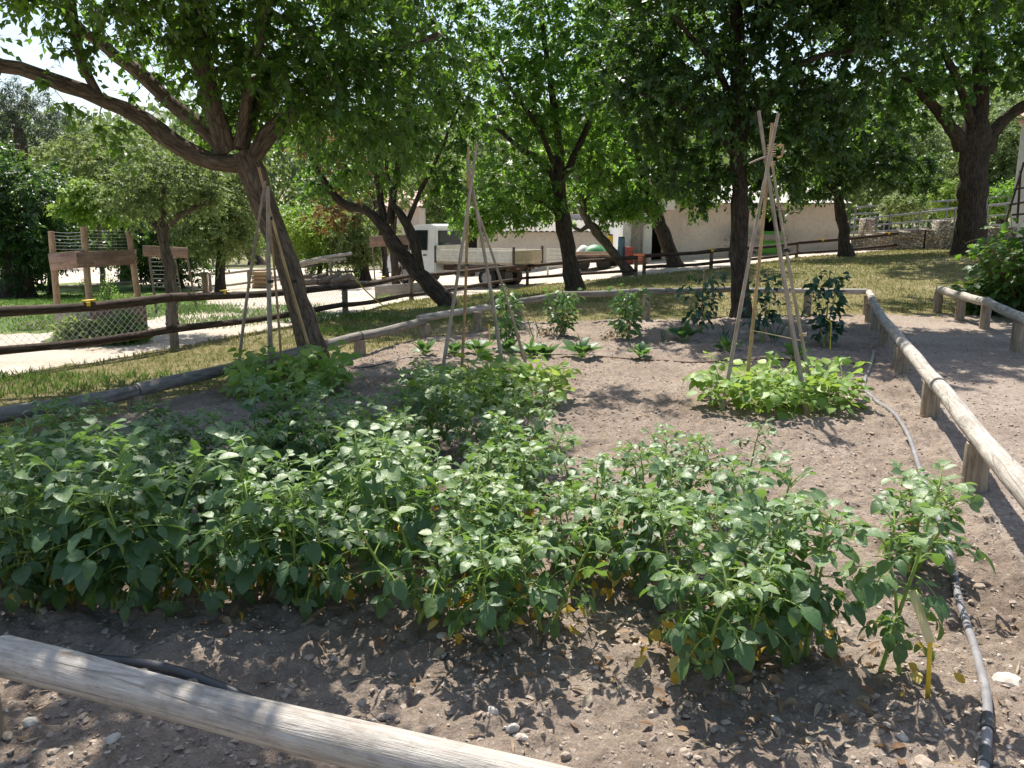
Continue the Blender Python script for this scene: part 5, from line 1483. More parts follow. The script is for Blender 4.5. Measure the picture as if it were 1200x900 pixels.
# front wall with two openings: doorway at the left, hatch at 893-916
hx0, hx1 = wx_(893), wx_(917); hz0 = at(900, 271, Yw)[2] - .9; hz1 = at(900, 246, Yw)[2]
def wbox(m, xa, xb, za, zb_, ya=Yw, yb=Yw + .25): m.box([(xa + xb) / 2, (ya + yb) / 2, (za + zb_) / 2], [xb - xa, yb - ya, zb_ - za], ch=.01)
wbox(m, xd1, hx0, zlo, zt); wbox(m, hx1, x1, zlo, zt); wbox(m, hx0 + .002, hx1 - .002, zlo, hz0); wbox(m, hx0 + .002, hx1 - .002, hz1, zt)
wbox(m, x1 - .25, x1 - .004, zlo, zt + .002, Yw + .255, Yw + Dp); wbox(m, xd1, x1, zlo, zt + .6, Yw + Dp + .005, Yw + Dp + .25)
m.build('wall', M['wall'], t, smooth=False)
m = MB(); wbox(m, x0, wx_(752), zlo, zt2, Yw - .35, Yw); wbox(m, wx_(752) + .003, wx_(762), zlo + 0, zt2, Yw - .30, Yw); wbox(m, wx_(762), xd1 + .4, at(770, 246, Yw)[2], zt2, Yw - .33, Yw - .05)
wbox(m, x0, x0 + .2, zlo, zt2, Yw + .005, Yw + 4)
m.build('porch_wall', M['wallwhite'], t, smooth=False)
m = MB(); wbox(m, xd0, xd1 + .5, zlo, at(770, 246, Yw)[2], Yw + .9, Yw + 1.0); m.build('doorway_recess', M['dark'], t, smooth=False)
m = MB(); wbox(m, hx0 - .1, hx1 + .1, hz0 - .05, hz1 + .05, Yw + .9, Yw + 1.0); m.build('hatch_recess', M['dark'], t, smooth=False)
d = MB(); wbox(d, wx_(739), wx_(750), zb(x0, Yw) - .05, at(745, 258, Yw)[2], Yw - .40, Yw - .353); dd = d.build('door', M['greyboard'], t, smooth=False)
f = MB()
for xa, xb in ((wx_(737.6), wx_(739)), (wx_(750), wx_(751.4))): wbox(f, xa, xb, zb(x0, Yw) - .05, at(745, 257, Yw)[2], Yw - .42, Yw - .352)
wbox(f, wx_(737.6), wx_(751.4), at(745, 257, Yw)[2] + .002, at(745, 256, Yw)[2], Yw - .42, Yw - .352); f.build('frame', M['greyboard'], dd, smooth=False)
# corrugated roof
def corr(m, xa, xb, ya, za, yb, zb_, pitch=.19, amp=.03, th=.02):
    n = int((xb - xa) / pitch * 6); q = np.linspace(xa, xb, n + 1); wv = amp * np.abs(np.sin((q - xa) / pitch * math.pi))
    vs = []
    for (yy, zz) in ((ya, za), (yb, zb_), (ya, za - th), (yb, zb_ - th)):
        vs += [[a, yy, zz + b] for a, b in zip(q, wv)]
    k = n + 1; fs = []
    for i in range(n):
        fs += [(i, i + 1, k + i + 1, k + i), (2 * k + i, 3 * k + i, 3 * k + i + 1, 2 * k + i + 1), (i, 2 * k + i, 2 * k + i + 1, i + 1), (k + i, k + i + 1, 3 * k + i + 1, 3 * k + i)]
    m.add(vs, fs)
m = MB(); corr(m, xd1 - .1, x1 + .15, Yw - .28, zt + .02, Yw + Dp + .5, zt + .95); m.build('roof', M['sheet'], t)
m = MB(); wbox(m, x0 - .1, xd1 + .55, zt2 + .005, zt2 + .12, Yw - .6, Yw + 4.1); m.build('porch_roof', M['tile'], t, smooth=False)
# green board on the wall
g0, g1 = wx_(891), wx_(918); gz0 = at(905, 297, Yw)[2]; gz1 = at(905, 271, Yw)[2]
m = MB(); wbox(m, g0, g1, gz0, gz1, Yw - .16, Yw - .11)
tag(m.build('green_board', M['greenboard'], smooth=False), 'bright green board standing against the beige wall under the dark hatch', 'board')

# long low shed behind the truck
Ys = 35.0
xa, xb = wx_(538, Ys), wx_(727, Ys); zs = at(640, 272, Ys)[2]; zg = zb((xa + xb) / 2, Ys) - .6
t = thing('tiled_shed', 'low grey shed with faded clay tile roof behind the truck', 'building', (xa, Ys, zg))
m = MB(); wbox(m, xa, xb, zg, zs, Ys, Ys + .25); wbox(m, xa, xa + .25, zg, zs, Ys + .255, Ys + 4); wbox(m, xb - .25, xb, zg, zs, Ys + .255, Ys + 4); wbox(m, xa, xb, zg, zs + .8, Ys + 4.005, Ys + 4.2)
m.build('wall', M['wallgrey'], t, smooth=False)
for pxa in (549, 562):
    m = MB(); wbox(m, wx_(pxa, Ys), wx_(pxa + 10, Ys), at(550, 297, Ys)[2], at(550, 276, Ys)[2], Ys - .03, Ys - .004); m.build('window', M['dark'] if pxa == 549 else M['tailgate'], t, smooth=False)
m = MB(); nt_ = 26
corr(m, xa - .2, xb + .2, Ys - .35, zs + .02, Ys + 4.4, zs + .55, .24, .05, .03); m.build('roof', M['greytile'], t)
# cream house further left
Yh = 40.0
xa, xb = wx_(445, Yh), wx_(492, Yh); zs = at(470, 243, Yh)[2]; zg = zb(xa, Yh) - .5
t = thing('cream_house', 'small cream house half hidden behind the leaning tree', 'building', (xa, Yh, zg))
m = MB(); wbox(m, xa, xb, zg, zs, Yh, Yh + 3); m.build('wall', M['wall'], t, smooth=False)
m = MB(); corr(m, xa - .2, xb + .2, Yh - .4, zs + .02, Yh + 3.4, zs + .9, .24, .07, .03); m.build('roof', M['tile'], t)
# whitewashed house at the right edge
Yr = 27.0
c0 = at(1191, 200, Yr); zr = at(1195, 143, Yr)[2]; zg = zb(c0[0], Yr) - .4
t = thing('white_house', 'whitewashed house wall with orange tiled eave at the right picture edge', 'building', (c0[0], Yr, 0), R_(-36), local=True)
m = MB(); m.box([2.5, 3, (zg + zr) / 2], [5, 6, zr - zg], ch=.01); m.build('wall', M['wallwhite'], t, smooth=False)
m = MB(); m.box([2.53, 2.9, zr + .05], [5.3, 6.5, .1], ch=.01)
corr(m, -.2, 5.3, -.4, zr + .13, 6.3, zr + 1.2, .24, .07, .03); m.build('roof', M['tile'], t)
t = thing('iron_rack', 'dark iron frame leaning by the white house corner', 'frame', at(1190, 262, Yr - 1))
m = MB()
for a, b in (((1178, 262), (1200, 190)), ((1192, 262), (1196, 200)), ((1183, 240), (1206, 236)), ((1188, 222), (1206, 219)), ((1186, 252), (1206, 250))): m.tube([at(*a, Yr - 1), at(*b, Yr - 1)], .035, 6)
m.build('bars', M['darkrail'], t)

# ------------------------------------------------------------------ stone wall, pillars and steel rails on the right
Yst = 28.5
def wall_run(pts, topz, th, name, label):
    t0 = np.array(pts[0]); t = thing(name, label, 'wall', (*t0[:2], gzf(*t0[:2])))
    m = MB()
    for i in range(len(pts) - 1):
        a, b = np.array(pts[i][:2]), np.array(pts[i + 1][:2]); n = max(6, int(np.linalg.norm(b - a) / .22)); d = unit(b - a); nn = np.array([-d[1], d[0]])
        rows = 7; vs = []; fs = []
        for j in range(n + 1):
            q = j / n; p = a + (b - a) * q; z0_ = gzf(*p) - .2; z1_ = topz[i] * (1 - q) + topz[i + 1] * q + random.uniform(-.05, .06)
            for k in range(rows):
                h = z0_ + (z1_ - z0_) * k / (rows - 1); o = random.uniform(-.04, .04)
                vs.append([p[0] - nn[0] * (th / 2 + o), p[1] - nn[1] * (th / 2 + o), h])
            for k in range(rows):
                h = z1_ - (z1_ - z0_) * k / (rows - 1); o = random.uniform(-.04, .04)
                vs.append([p[0] + nn[0] * (th / 2 + o), p[1] + nn[1] * (th / 2 + o), h + (0.0 if k else .01)])
        R2 = rows * 2
        for j in range(n):
            for k in range(R2 - 1): fs.append((j * R2 + k, (j + 1) * R2 + k, (j + 1) * R2 + k + 1, j * R2 + k + 1))
        m.add(vs, fs)
    m.build('rubble', M['rubble'], t, smooth=False); return t
wp = [at(890, 292, 33.0), at(1000, 285, 30.5), at(1085, 287, Yst), at(1190, 284, 27.0)]
wt = [at(890, 281, 33.0)[2], at(1000, 276, 30.5)[2], at(1085, 270, Yst)[2], at(1190, 268, 27)[2]]
wall_run(wp[1:], wt[1:], .4, 'stone_wall', 'dry rubble stone wall along the back of the grass on the right')
for px, y0p, y1p, Y, lab in ((1015, 276, 256, 31.5, 'short rubble pillar behind the dark rail left of the thick trunk'), (1102, 277, 258, 28.2, 'square stone pillar at the end of the dark rail')):
    a = at(px, y0p, Y); h = at(px, y1p, Y)[2]; z0_ = gzf(a[0], a[1]) - .2
    m = MB(); m.box([a[0], a[1], (z0_ + h) / 2], [.44, .44, h - z0_], rotz(.2), ch=.04); tag(m.build('stone_pillar', M['rubble']), lab, 'pillar')
def pipe_fence(name, label, pts, hs, r=.028, step=1):
    """pts: (px, Y); hs: list per rail of (py at first, py at last)"""
    P0 = at(pts[0][0], 250, pts[0][1]); t = thing(name, label, 'fence', (P0[0], P0[1], gzf(P0[0], P0[1])), group='grey steel pipe fences')
    n = len(pts)
    X = np.array([p[0] for p in pts], float); qx = (X - X[0]) / (X[-1] - X[0])
    for h0, h1 in hs:
        for i in range(n - 1):
            a = at(pts[i][0], h0 + (h1 - h0) * qx[i], pts[i][1]); b = at(pts[i + 1][0], h0 + (h1 - h0) * qx[i + 1], pts[i + 1][1])
            MB().tube([a, b], r, 8).build('rail', M['pipe'], t)
    for i, (px, Y) in enumerate(pts):
        a = at(px, hs[0][0] + (hs[0][1] - hs[0][0]) * qx[i], Y); z0_ = gzf(a[0], a[1]) - .2
        MB().tube([[a[0], a[1], z0_], a + [0, 0, .03]], r * 1.15, 8).build('post', M['pipe'], t)
pipe_fence('steel_fence', 'grey steel rail fence standing higher behind the rubble wall', [(1003, 37), (1038, 37), (1072, 37), (1111, 37), (1157, 37), (1182, 37)], [(243, 230), (251, 240)], .035)
pipe_fence('steel_fence', 'lower grey steel rail fence just behind the stone pillars', [(996, 32), (1028, 32), (1043, 32), (1078, 32), (1120, 31.5), (1158, 31), (1200, 31)], [(258, 236), (266, 250), (273, 262)], .03)

# ------------------------------------------------------------------ guards of boards and wire round the young trees
def guard(name, label, corners, boards, wires, box=None, thin=False):
    base = G(*corners[0][:2]); t = thing(name, label, 'tree guard', (base[0], base[1], gzf(base[0], base[1])), group='wooden guards round young trees')
    tops = []
    for (bx, by, tx, ty) in corners:
        g = G(bx, by); z = gzf(g[0], g[1]); T = at(tx, ty, g[1])
        a = np.array([g[0], g[1], z - .15]); 
        if thin: MB().tube([a, T], .022, 6).build('post', M['darkpost'], t)
        else: MB().tube([a, (a + T) / 2, T], [.048, .046, .044], 9, wob=.04).build('post', M['frame'], t)
        tops.append((a, T))
    def on_post(i, py):
        a, T = tops[i]; lo_, hi_ = 0, 1
        for _ in range(30):
            m_ = .5 * (lo_ + hi_)
            if proj(a + (T - a) * m_)[1] > py: lo_ = m_
            else: hi_ = m_
        return a + (T - a) * lo_
    for (i, j, ya, yb, hgt, mm, ex) in boards:
        a = on_post(i, ya); b = on_post(j, yb); d = unit(b - a); a = a - d * ex + [0, -.075, 0]; b = b + d * ex + [0, -.075, 0]
        nn = unit(np.array([-d[1], d[0], 0])); up_ = np.cross(d, nn); up_ = up_ if up_[2] > 0 else -up_
        MB().box((a + b) / 2, [np.linalg.norm(b - a), .035, hgt], np.stack([d, nn, up_], 1), long=0).build('board', M[mm], t)
    if wires:
        m = MB()
        for (i, j, ya, yb, n) in wires:
            for q in np.linspace(0, 1, n):
                a = on_post(i, ya + (yb - ya) * q); b = on_post(j, ya + (yb - ya) * q - (0 if j > i else 0))
                mid = (a + b) / 2 - [0, 0, random.uniform(.0, .015)]
                m.tube([a, mid, b], .0026, 4)
        m.build('wire', M['wire'], t)
    return t
gA = guard('tree_guard', 'board and wire guard with three orange brown posts round the lime tree', [(70, 392, 60, 271), (108, 396, 98, 266), (168, 388, 151, 271)], [(0, 1, 307, 303, .24, 'board', .02), (1, 2, 304, 301, .22, 'board', .12)], [(0, 1, 272, 300, 8), (1, 2, 270, 298, 8)])
# planter box at its foot
a = G(70, 394); b = G(110, 397); c_ = G(169, 391)
def plank(t, p, q, h, mm, z0=0.0, th=.05):
    d = unit(np.array([q[0] - p[0], q[1] - p[1], 0])); nn = np.array([-d[1], d[0], 0]); Ln = np.hypot(q[0] - p[0], q[1] - p[1])
    cx_ = np.array([(p[0] + q[0]) / 2, (p[1] + q[1]) / 2, gzf(p[0], p[1]) + z0 + h / 2])
    MB().box(cx_, [Ln, th, h], np.stack([d, nn, [0, 0, 1]], 1), long=0).build('board', M[mm], t)
t = thing('planter_box', 'red brown planter box with shrubs at the foot of the wire guard', 'planter', (a[0], a[1], gzf(a[0], a[1])))
plank(t, a, b, .40, 'greyboard'); plank(t, b + [.03, .03, 0], c_, .46, 'board')
e = c_ + unit(np.array([c_[0], c_[1], 0])) * .9; plank(t, c_ + [.01, .06, 0], e, .46, 'board')
def shrub(px, py, top, wpx, seed, label, m, cat='shrub', n=420, lf=.08):
    p = G(px, py); p[2] = gzf(p[0], p[1]); h = hpx(p, top); k = p[1] / F; R = wpx * k / 2; rs = np.random.default_rng(seed)
    t = thing('shrub', label, cat, p, group='small shrubs by the guards'); lb = LB('SIMPLE', .3); mb = MB()
    for s_ in range(8):
        a_ = s_ * GOLD; e_ = p + [math.cos(a_) * R * .7, math.sin(a_) * min(R, .35) * .7, h * .8]; mb.tube([p, (p + e_) / 2 + [0, 0, .05], e_], .006, 4)
    q = unit(rs.normal(size=(n, 3))) * rs.random((n, 1)) ** .4; q[:, 2] = np.abs(q[:, 2])
    lb.add(p + q * [R, min(R, .45), h], rs.normal(size=(n, 3)) + [0, 0, .4], rs.normal(0, .6, (n, 3)) + [0, 0, .8], lf * rs.uniform(.6, 1.2, n), lf * .4 * rs.uniform(.7, 1.2, n), np.clip(.4 + rs.normal(0, .25, n), 0, 1), rs.uniform(.1, .5, n))
    mb.build('stem', M['stem_brown'], t); lb.build('foliage', M[m], t)
shrub(92, 404, 368, 60, 1, 'ragged grey green shrub in front of the planter box', 'leaf_olive', n=900, lf=.11)
shrub(146, 402, 364, 60, 2, 'darker shrub at the right end of the planter box', 'leaf_tree', n=900, lf=.11)
shrub(128, 354, 318, 22, 3, 'climbing green shrub on the wire guard posts', 'leaf_bright', n=260)
shrub(100, 350, 325, 14, 4, 'thin weed by the middle post of the wire guard', 'leaf_bright', n=120)
shrub(40, 386, 376, 40, 5, 'low weeds left of the planter box on pale dirt', 'leaf_olive', n=260)
shrub(200, 362, 348, 46, 6, 'dark weeds round the pale barked forked tree', 'leaf_tree', n=240)
shrub(456, 352, 344, 34, 7, 'small leafy weed at the guard near the truck', 'leaf_olive', n=200)
guard('tree_guard', 'thin iron guard with one red brown board round the pale forked tree', [(184, 368, 174, 294), (232, 364, 218, 296), (214, 352, 204, 296)], [(0, 1, 292.5, 292.5, .20, 'board', .08)], [(0, 2, 302, 336, 8)], thin=True)
guard('tree_guard', 'iron post guard with dark red board left of the truck cab', [(441, 348, 436, 283), (486, 344, 478, 280), (472, 340, 470, 281)], [(0, 1, 283, 281, .32, 'board', .08)], [], thin=True)
a = G(440, 350); b = G(498, 345)
t = thing('planter_box', 'grey planter box behind the dark fence left of the truck wheel', 'planter', (a[0], a[1], gzf(a[0], a[1])))
plank(t, a, b, .36, 'greyboard'); plank(t, b + [.02, .05, 0], b + unit(np.array([b[0], b[1], 0])) * 1.1, .36, 'greyboard')

# ------------------------------------------------------------------ grey rail fences and odds and ends along the far road
def grey_rails(label, pts, tops, lows, r=.045, end=None):
    g0 = G(*pts[0]); t = thing('rail_fence', label, 'fence', (g0[0], g0[1], gzf(g0[0], g0[1])), group='grey rail fences along the far road')
    W = [G(*p) for p in pts]
    for p, tp_ in zip(W, tops):
        z = gzf(p[0], p[1]); h = hpx(p, tp_)
        m = MB(); m.tube([[p[0], p[1], z - .1], [p[0], p[1], z + h + .04]], r * 1.2, 8); m.build('post', M['greyboard'], t)
    for hs in (tops, lows):
        if hs is None: continue
        for i in range(len(W) - 1):
            A_ = [W[i][0], W[i][1] - .06, gzf(*W[i][:2]) + hpx(W[i], hs[i])]; B_ = [W[i + 1][0], W[i + 1][1] - .06, gzf(*W[i + 1][:2]) + hpx(W[i + 1], hs[i + 1])]
            MB().tube([A_, (np.array(A_) + B_) / 2 - [0, 0, .03], B_], r, 8).build('rail', M['greyboard'], t)
grey_rails('grey rail fence past the red brown bollard on the pale road', [(247, 341), (292, 337), (330, 333), (384, 326)], [321, 317, 314, 309], [335, 331, 327, 320])
grey_rails('grey rail fence between the two big trunks along the road', [(388, 330), (430, 326), (470, 322)], [309, 306, 302], [319, 316, 312])
grey_rails('far grey rail fence along the shaded road bend', [(250, 312), (280, 309), (312, 306), (345, 304), (372, 302)], [302, 298, 294, 291, 289], None, .05)
grey_rails('low grey rail round the left lawn under the wire guard', [(-30, 352), (64, 345), (130, 341), (196, 338), (240, 335)], [341, 336, 333, 325, 321], None, .06)
p = G(243, 342); z = gzf(p[0], p[1]); h = hpx(p, 320)
t = thing('bollard', 'red brown square bollard at the end of the grey rail fence', 'bollard', (p[0], p[1], z)); MB().box([p[0], p[1] - .14, z + h / 2], [.16, .16, h]).build('post', M['frame'], t); MB().box([p[0], p[1] - .14, z + h + .02], [.2, .2, .04]).build('cap', M['darkpost'], t)
p = G(308, 337); z = gzf(p[0], p[1]); h = hpx(p, 318)
t = thing('wooden_crate', 'tall light wooden crate by the grey fence left of the big trunk', 'crate', (p[0], p[1], z))
for i in range(4): MB().box([p[0], p[1], z + h * (i + .5) / 4], [.62, .5, h / 4 - .02]).build('slat', M['frame'], t)
for i, (a, b, lab) in enumerate((((352, 308), (412, 297), 'long pale pole lying over logs beside the far road'), ((345, 312), (405, 303), 'second pale pole lying lower beside the far road'))):
    A_ = at(*a, 30); B_ = at(*b, 31); tag(MB().tube([A_, (A_ + B_) / 2 + [0, 0, .04], B_], .06, 8).build('pole', M['log']), lab, 'pole')
t = thing('log_pile', 'heap of cut logs under the pale poles', 'log pile', (*at(365, 316, 30.5)[:2], gzf(*at(365, 316, 30.5)[:2])))
for i in range(9):
    q = at(345 + i * 8 + random.uniform(-3, 3), 312, 30.5 + random.uniform(-.3, .5)); z = gzf(q[0], q[1])
    MB().tube([[q[0] - .4, q[1], z + .12], [q[0] + .4, q[1] + random.uniform(-.4, .4), z + .14 + .2 * (i % 2)]], .12, 8).build('log', M['darkpost'], t)

# ------------------------------------------------------------------ truck: +x forward, +y its left side, origin on the ground under the rear left corner
ang = R_(148)
tr0 = at(602, 300, 26.3); tz = gzf(tr0[0] - 1, tr0[1] + 1.0)
t = thing('dropside_truck', 'white drop side truck parked behind the dark fence', 'truck', (tr0[0], tr0[1], tz), ang, local=True)
t.scale = (.95, .95, .95)
Wd = 1.95
def tb_(name, m, smooth=False, parent=None, **k):
    return m.build(name, M[k.get('mat', 'white')], parent or t, smooth=smooth)
# cab: side profile in x,z
prof = [(3.42, .42), (3.42, 1.02), (3.42, 2.16), (3.62, 2.24), (4.35, 2.20), (4.72, 2.02), (5.15, 1.36), (5.62, 1.12), (5.72, .85), (5.72, .42), (5.32, .42), (5.2, .70), (4.98, .84), (4.76, .84), (4.54, .70), (4.42, .42)]
m = MB()
yl, yr = -.06, -Wd + .06
def shell(prof, ya, yb, inset=.10):
    vs = []
    for y, s in ((ya, 1), (yb, -1)):
        for x, z in prof:
            tuck = inset * max(0, (z - 1.25)) / 1.0
            vs.append([x, y - s * tuck, z])
    n = len(prof); fs = [tuple(range(n)), tuple(range(2 * n - 1, n - 1, -1))] + [(i, (i + 1) % n, n + (i + 1) % n, n + i) for i in range(n)]
    return vs, fs
m.add(*shell(prof, yl, yr)); cab = tb_('cab', m)
bm = bmesh.new(); bm.from_mesh(cab.data); bmesh.ops.bevel(bm, geom=[e for e in bm.edges if e.calc_length() > .15], offset=.035, segments=2, affect='EDGES'); bm.to_mesh(cab.data); bm.free()
if cab.data.attributes.get('tc') is None: pass
def side_y(z, s=1, off=.012): 
    tuck = .10 * max(0, z - 1.25)
    return (yl - tuck + off) if s == 1 else (yr + tuck - off)
def side_panel(pts, s=1, off=.012, th=.012):
    vs = [[x, side_y(z, s, off), z] for x, z in pts] + [[x, side_y(z, s, off - th), z] for x, z in pts]
    n = len(pts); fs = [tuple(range(n)), tuple(range(2 * n - 1, n - 1, -1))] + [(i, (i + 1) % n, n + (i + 1) % n, n + i) for i in range(n)]
    return vs, fs
for s in (1, -1):
    m = MB(); m.add(*side_panel([(3.72, .55), (3.72, 2.06), (4.30, 2.06), (4.68, 1.84), (4.98, 1.40), (4.98, 1.0), (4.52, .92), (4.40, .55)], s, .012)); dr = tb_('door', m)
    m = MB(); m.add(*side_panel([(3.80, 1.34), (3.80, 1.98), (4.28, 1.98), (4.60, 1.80), (4.88, 1.38)], s, .02)); tb_('window', m, mat='glass', parent=dr)
    m = MB(); m.add(*side_panel([(3.76, 1.29), (3.76, 2.02), (4.30, 2.02), (4.65, 1.83), (4.95, 1.36), (4.93, 1.29)], s, .016)); tb_('window_frame', m, mat='black', parent=dr)
    m = MB(); y_ = side_y(1.1, s, .03); m.box([3.86, y_, 1.12], [.16, .03, .05]); tb_('handle', m, mat='black', parent=dr)
    m = MB(); m.box([4.98, side_y(1.5, s, .16), 1.55], [.10, .20, .36], ch=.03); m.tube([[4.92, side_y(1.5, s, .02), 1.42], [4.96, side_y(1.5, s, .14), 1.45]], .02, 6); tb_('mirror', m, mat='black')
m = MB(); m.box([3.405, -Wd / 2, 1.70], [.03, 1.30, .50]); tb_('rear_window', m, mat='glass')
m = MB(); m.box([3.412, -Wd / 2, 1.70], [.03, 1.40, .60]); tb_('rear_window_frame', m, mat='black')
m = MB(); m.add([[4.79, -.22, 1.96], [5.16, -.14, 1.40], [5.16, -Wd + .14, 1.40], [4.79, -Wd + .22, 1.96], [4.77, -.22, 1.94], [5.14, -.14, 1.38], [5.14, -Wd + .14, 1.38], [4.77, -Wd + .22, 1.94]], [(0, 1, 2, 3), (7, 6, 5, 4), (0, 4, 5, 1), (1, 5, 6, 2), (2, 6, 7, 3), (3, 7, 4, 0)]); tb_('windscreen', m, mat='glass')
m = MB(); m.box([5.70, -Wd / 2, .52], [.16, Wd - .1, .22], ch=.04); tb_('bumper', m, mat='black')
for y in (-.25, -Wd + .25):
    m = MB(); m.box([5.68, y, .93], [.10, .30, .18], ch=.04); tb_('headlight', m, mat='rim')
# bed
m = MB(); m.box([1.68, -Wd / 2, .88], [3.32, Wd - .02, .08]); tb_('bed_floor', m, mat='tailgate')
def slat_panel(c, size, n, axis):
    m = MB(); h = size[2] / n
    for i in range(n): m.box([c[0], c[1], c[2] - size[2] / 2 + h * (i + .5)], [size[0], size[1], h - .006], ch=.006)
    return m
tb_('drop_side', slat_panel([1.68, .0, 1.13], [3.24, .04, .42], 4, 0), mat='dirtywhite'); tb_('drop_side', slat_panel([1.68, -Wd, 1.13], [3.24, .04, .42], 4, 0), mat='dirtywhite')
tb_('tailgate', slat_panel([.0, -Wd / 2, 1.13], [.04, Wd - .10, .42], 3, 1), mat='tailgate')
tb_('headboard', slat_panel([3.34, -Wd / 2, 1.2], [.04, Wd - .10, .56], 3, 1), mat='dirtywhite')
for x in (.0, 3.34):
    for y in (.0, -Wd): m = MB(); m.box([x, y, 1.16], [.07, .07, .62]); tb_('corner_post', m, mat='steel')
m = MB(); m.box([2.3, -Wd / 2 + .35, .66], [4.4, .10, .18]); m.box([2.3, -Wd / 2 - .35, .66], [4.4, .10, .18]); m.box([.3, -Wd / 2, .70], [.12, Wd - .2, .14]); m.box([2.2, -.22, .58], [.7, .34, .34], ch=.03); tb_('chassis', m, mat='steel')
def wheel(x, y, wd, r=.37):
    m = MB(); s = 1
    m.tube([[x, y - wd / 2, r], [x, y - wd / 2 + .03, r], [x, y + wd / 2 - .03, r], [x, y + wd / 2, r]], [r * .88, r, r, r * .88], 24); o = tb_('wheel', m, True, mat='rubber')
    m = MB(); m.tube([[x, y - wd / 2 - .006, r], [x, y + wd / 2 + .006, r]], r * .56, 16); tb_('rim', m, True, mat='rim', parent=o)
for y in (-.22, -Wd + .22): wheel(4.87, y, .24)
for y in (-.26, -Wd + .26): wheel(1.15, y, .42)
m = MB(); m.box([-.02, -.22, .74], [.05, .22, .08]); m2 = MB(); m2.box([-.02, -Wd + .22, .74], [.05, .22, .08]); tb_('tail_lamp', m, mat='lamp'); tb_('tail_lamp', m2, mat='lamp')
m = MB(); m.box([.86, -.26, .80], [.9, .46, .03]); m.box([.66, -.26, .42], [.02, .44, .5]); tb_('mudguard', m, mat='black')

# ------------------------------------------------------------------ loads and crates by the building
Yt = 29.0
def tz_(px, Y): p = at(px, 300, Y); return gzf(p[0], p[1])
a = at(672, 300, Yt); z = tz_(700, Yt); k = Yt / F
t = thing('flat_trailer', 'flat trailer loaded with orange brown planks under the leaning tree', 'trailer', (a[0], Yt, z))
L_ = 46 * k
m = MB(); m.box([a[0] + L_ / 2, Yt + .6, z + .42], [L_, 1.2, .10]); m.build('deck', M['steel'], t, smooth=False)
for i in range(5): m = MB(); m.box([a[0] + L_ / 2 + random.uniform(-.1, .2), Yt + .12 + i * .22, z + .53 + .04 * (i % 3)], [L_ * random.uniform(.9, 1.1), .18, .09], rotz(random.uniform(-.05, .05))); m.build('plank', M['frame' if i % 2 else 'board'], t, smooth=False)
for xx in (.25, .75): m = MB(); m.tube([[a[0] + L_ * xx, Yt - .06, z + .24], [a[0] + L_ * xx, Yt + .12, z + .24]], .24, 16); m.build('wheel', M['rubber'], t)
# green and white covered hump
c0 = at(690, 290, Yt + 1.6); zc = tz_(690, Yt + 1.6); hh = at(690, 279, Yt + 1.6)[2] - zc
t = thing('covered_mower', 'small green and white covered machine behind the plank trailer', 'machine', (c0[0], c0[1], zc))
def hump(xa, xb, w0, h0, h1, y, nm, mm):
    vs = []; n = 14; k_ = 9
    for i in range(n + 1):
        q = i / n; x = xa + (xb - xa) * q; h = (h0 + (h1 - h0) * q) * (math.sin(math.pi * (.12 + .78 * q)) ** .5)
        for j in range(k_ + 1):
            th = math.pi * j / k_; vs.append([x, y + math.cos(th) * w0, zc + .25 + max(.02, h - .25) * math.sin(th) ** .7])
    fs = [(i * (k_ + 1) + j, (i + 1) * (k_ + 1) + j, (i + 1) * (k_ + 1) + j + 1, i * (k_ + 1) + j + 1) for i in range(n) for j in range(k_)]
    fs += [tuple(range(k_ + 1)), tuple(n * (k_ + 1) + j for j in range(k_, -1, -1))]
    m = MB(); m.add(vs, fs); m.build(nm, M[mm], t)
hump(c0[0] - .50, c0[0] + .75, .45, hh * .66, hh * .92, c0[1], 'green_cover', 'green')
hump(c0[0] - .56, c0[0] + .10, .30, hh * .70, hh * .86, c0[1] - .02, 'white_panel', 'dirtywhite')
m = MB(); m.box([c0[0] + .9, c0[1], zc + .55], [.7, .6, .35], ch=.05); m.build('body', M['green'], t)
for xx in (-.3, .9): m = MB(); m.tube([[c0[0] + xx, c0[1] - .5, zc + .26], [c0[0] + xx, c0[1] - .3, zc + .26]], .26, 16); m.build('wheel', M['rubber'], t)
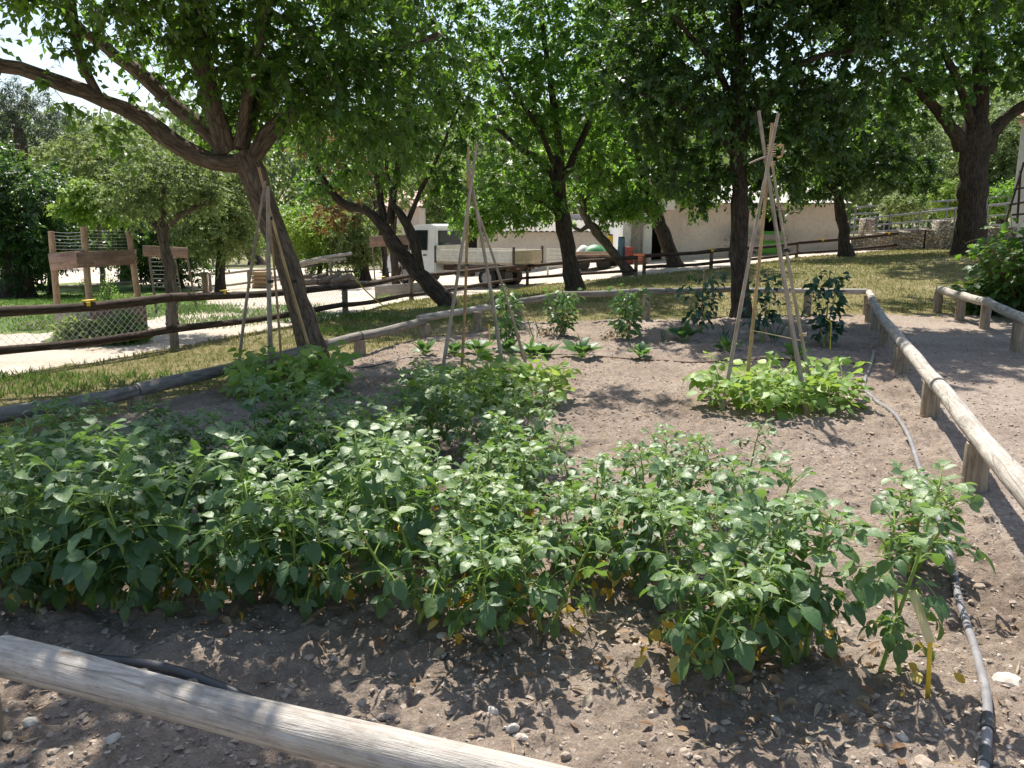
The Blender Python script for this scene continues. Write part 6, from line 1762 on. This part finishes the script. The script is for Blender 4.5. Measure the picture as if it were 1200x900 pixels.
def drum(px, pyb, pyt, wpx, Y, mm, name, label, cat, lid=None):
    a = at(px, pyb, Y); h = at(px, pyt, Y)[2]; z0_ = gzf(a[0], a[1]); r = wpx * Y / F / 2
    t = thing(name, label, cat, (a[0], Y, z0_)); m = MB()
    H = h - z0_
    m.tube([[a[0], Y, z0_], [a[0], Y, z0_ + .02], [a[0], Y, z0_ + H * .33], [a[0], Y, z0_ + H * .36], [a[0], Y, z0_ + H * .66], [a[0], Y, z0_ + H * .69], [a[0], Y, h - .02], [a[0], Y, h]], np.array([.94, 1, 1, 1.05, 1.05, 1, 1, .93]) * r, 18); m.build('body', M[mm], t)
    if lid: m = MB(); m.tube([[a[0], Y, h + .002], [a[0], Y, h + .05]], r * .9, 18); m.build('lid', M[lid], t)
drum(728, 296, 279, 8, 30.2, 'blue', 'plastic_drum', 'blue plastic drum against the porch wall', 'drum', 'black')
drum(715, 296, 276, 6, 30.4, 'yellow', 'gas_bottle', 'yellow bottle standing beside the blue drum', 'bottle', 'black')
def crate(px, pyb, pyt, wpx, Y, mm, label):
    a = at(px, pyb, Y); z0_ = gzf(a[0], a[1]); H = max(.25, at(px, pyt, Y)[2] - z0_); w_ = wpx * Y / F
    t = thing('plastic_crate', label, 'crate', (a[0], Y, z0_))
    for i in range(4):
        m = MB(); m.box([a[0], Y, z0_ + H * (i + .5) / 4], [w_ * (1 + .02 * (i % 2)), .4, H / 4 - .02]); m.build('rim' if i == 3 else 'slat', M[mm], t, smooth=False)
crate(751, 304, 297, 15, 29.4, 'orange', 'orange plastic crate on the ground before the white door')
crate(737, 297, 289, 8, 29.9, 'red', 'small red crate between the blue drum and the orange crate')
# white slatted pallet behind the tailgate
a = at(642, 309, 31); z = gzf(a[0], a[1]); t = thing('slatted_pallet', 'pale slatted pallet standing behind the truck tailgate', 'pallet', (a[0], 31, z))
for i in range(5): m = MB(); m.box([a[0] + .45, 31, z + .35 + i * .15], [1.0, .03, .10]); m.build('slat', M['dirtywhite'], t, smooth=False)
for xx in (0, .9): m = MB(); m.box([a[0] + xx, 31.04, z + .5], [.08, .05, 1.0]); m.build('post', M['dirtywhite'], t, smooth=False)
# bench and low trestle in front of the building
a = at(862, 301, 30.2); z = gzf(a[0], a[1]); t = thing('wooden_bench', 'grey wooden bench before the green board', 'bench', (a[0], 30.2, z))
m = MB(); m.box([a[0] + .8, 30.2, z + .42], [2.4, .36, .05]); m.build('seat', M['greyboard'], t); 
for xx in (-.2, 1.8): m = MB(); m.box([a[0] + xx, 30.2, z + .2], [.08, .32, .39]); m.build('leg', M['greyboard'], t)
m = MB(); m.box([a[0] + .8, 30.42, z + .72], [2.4, .04, .22]); m.build('backrest', M['greyboard'], t)
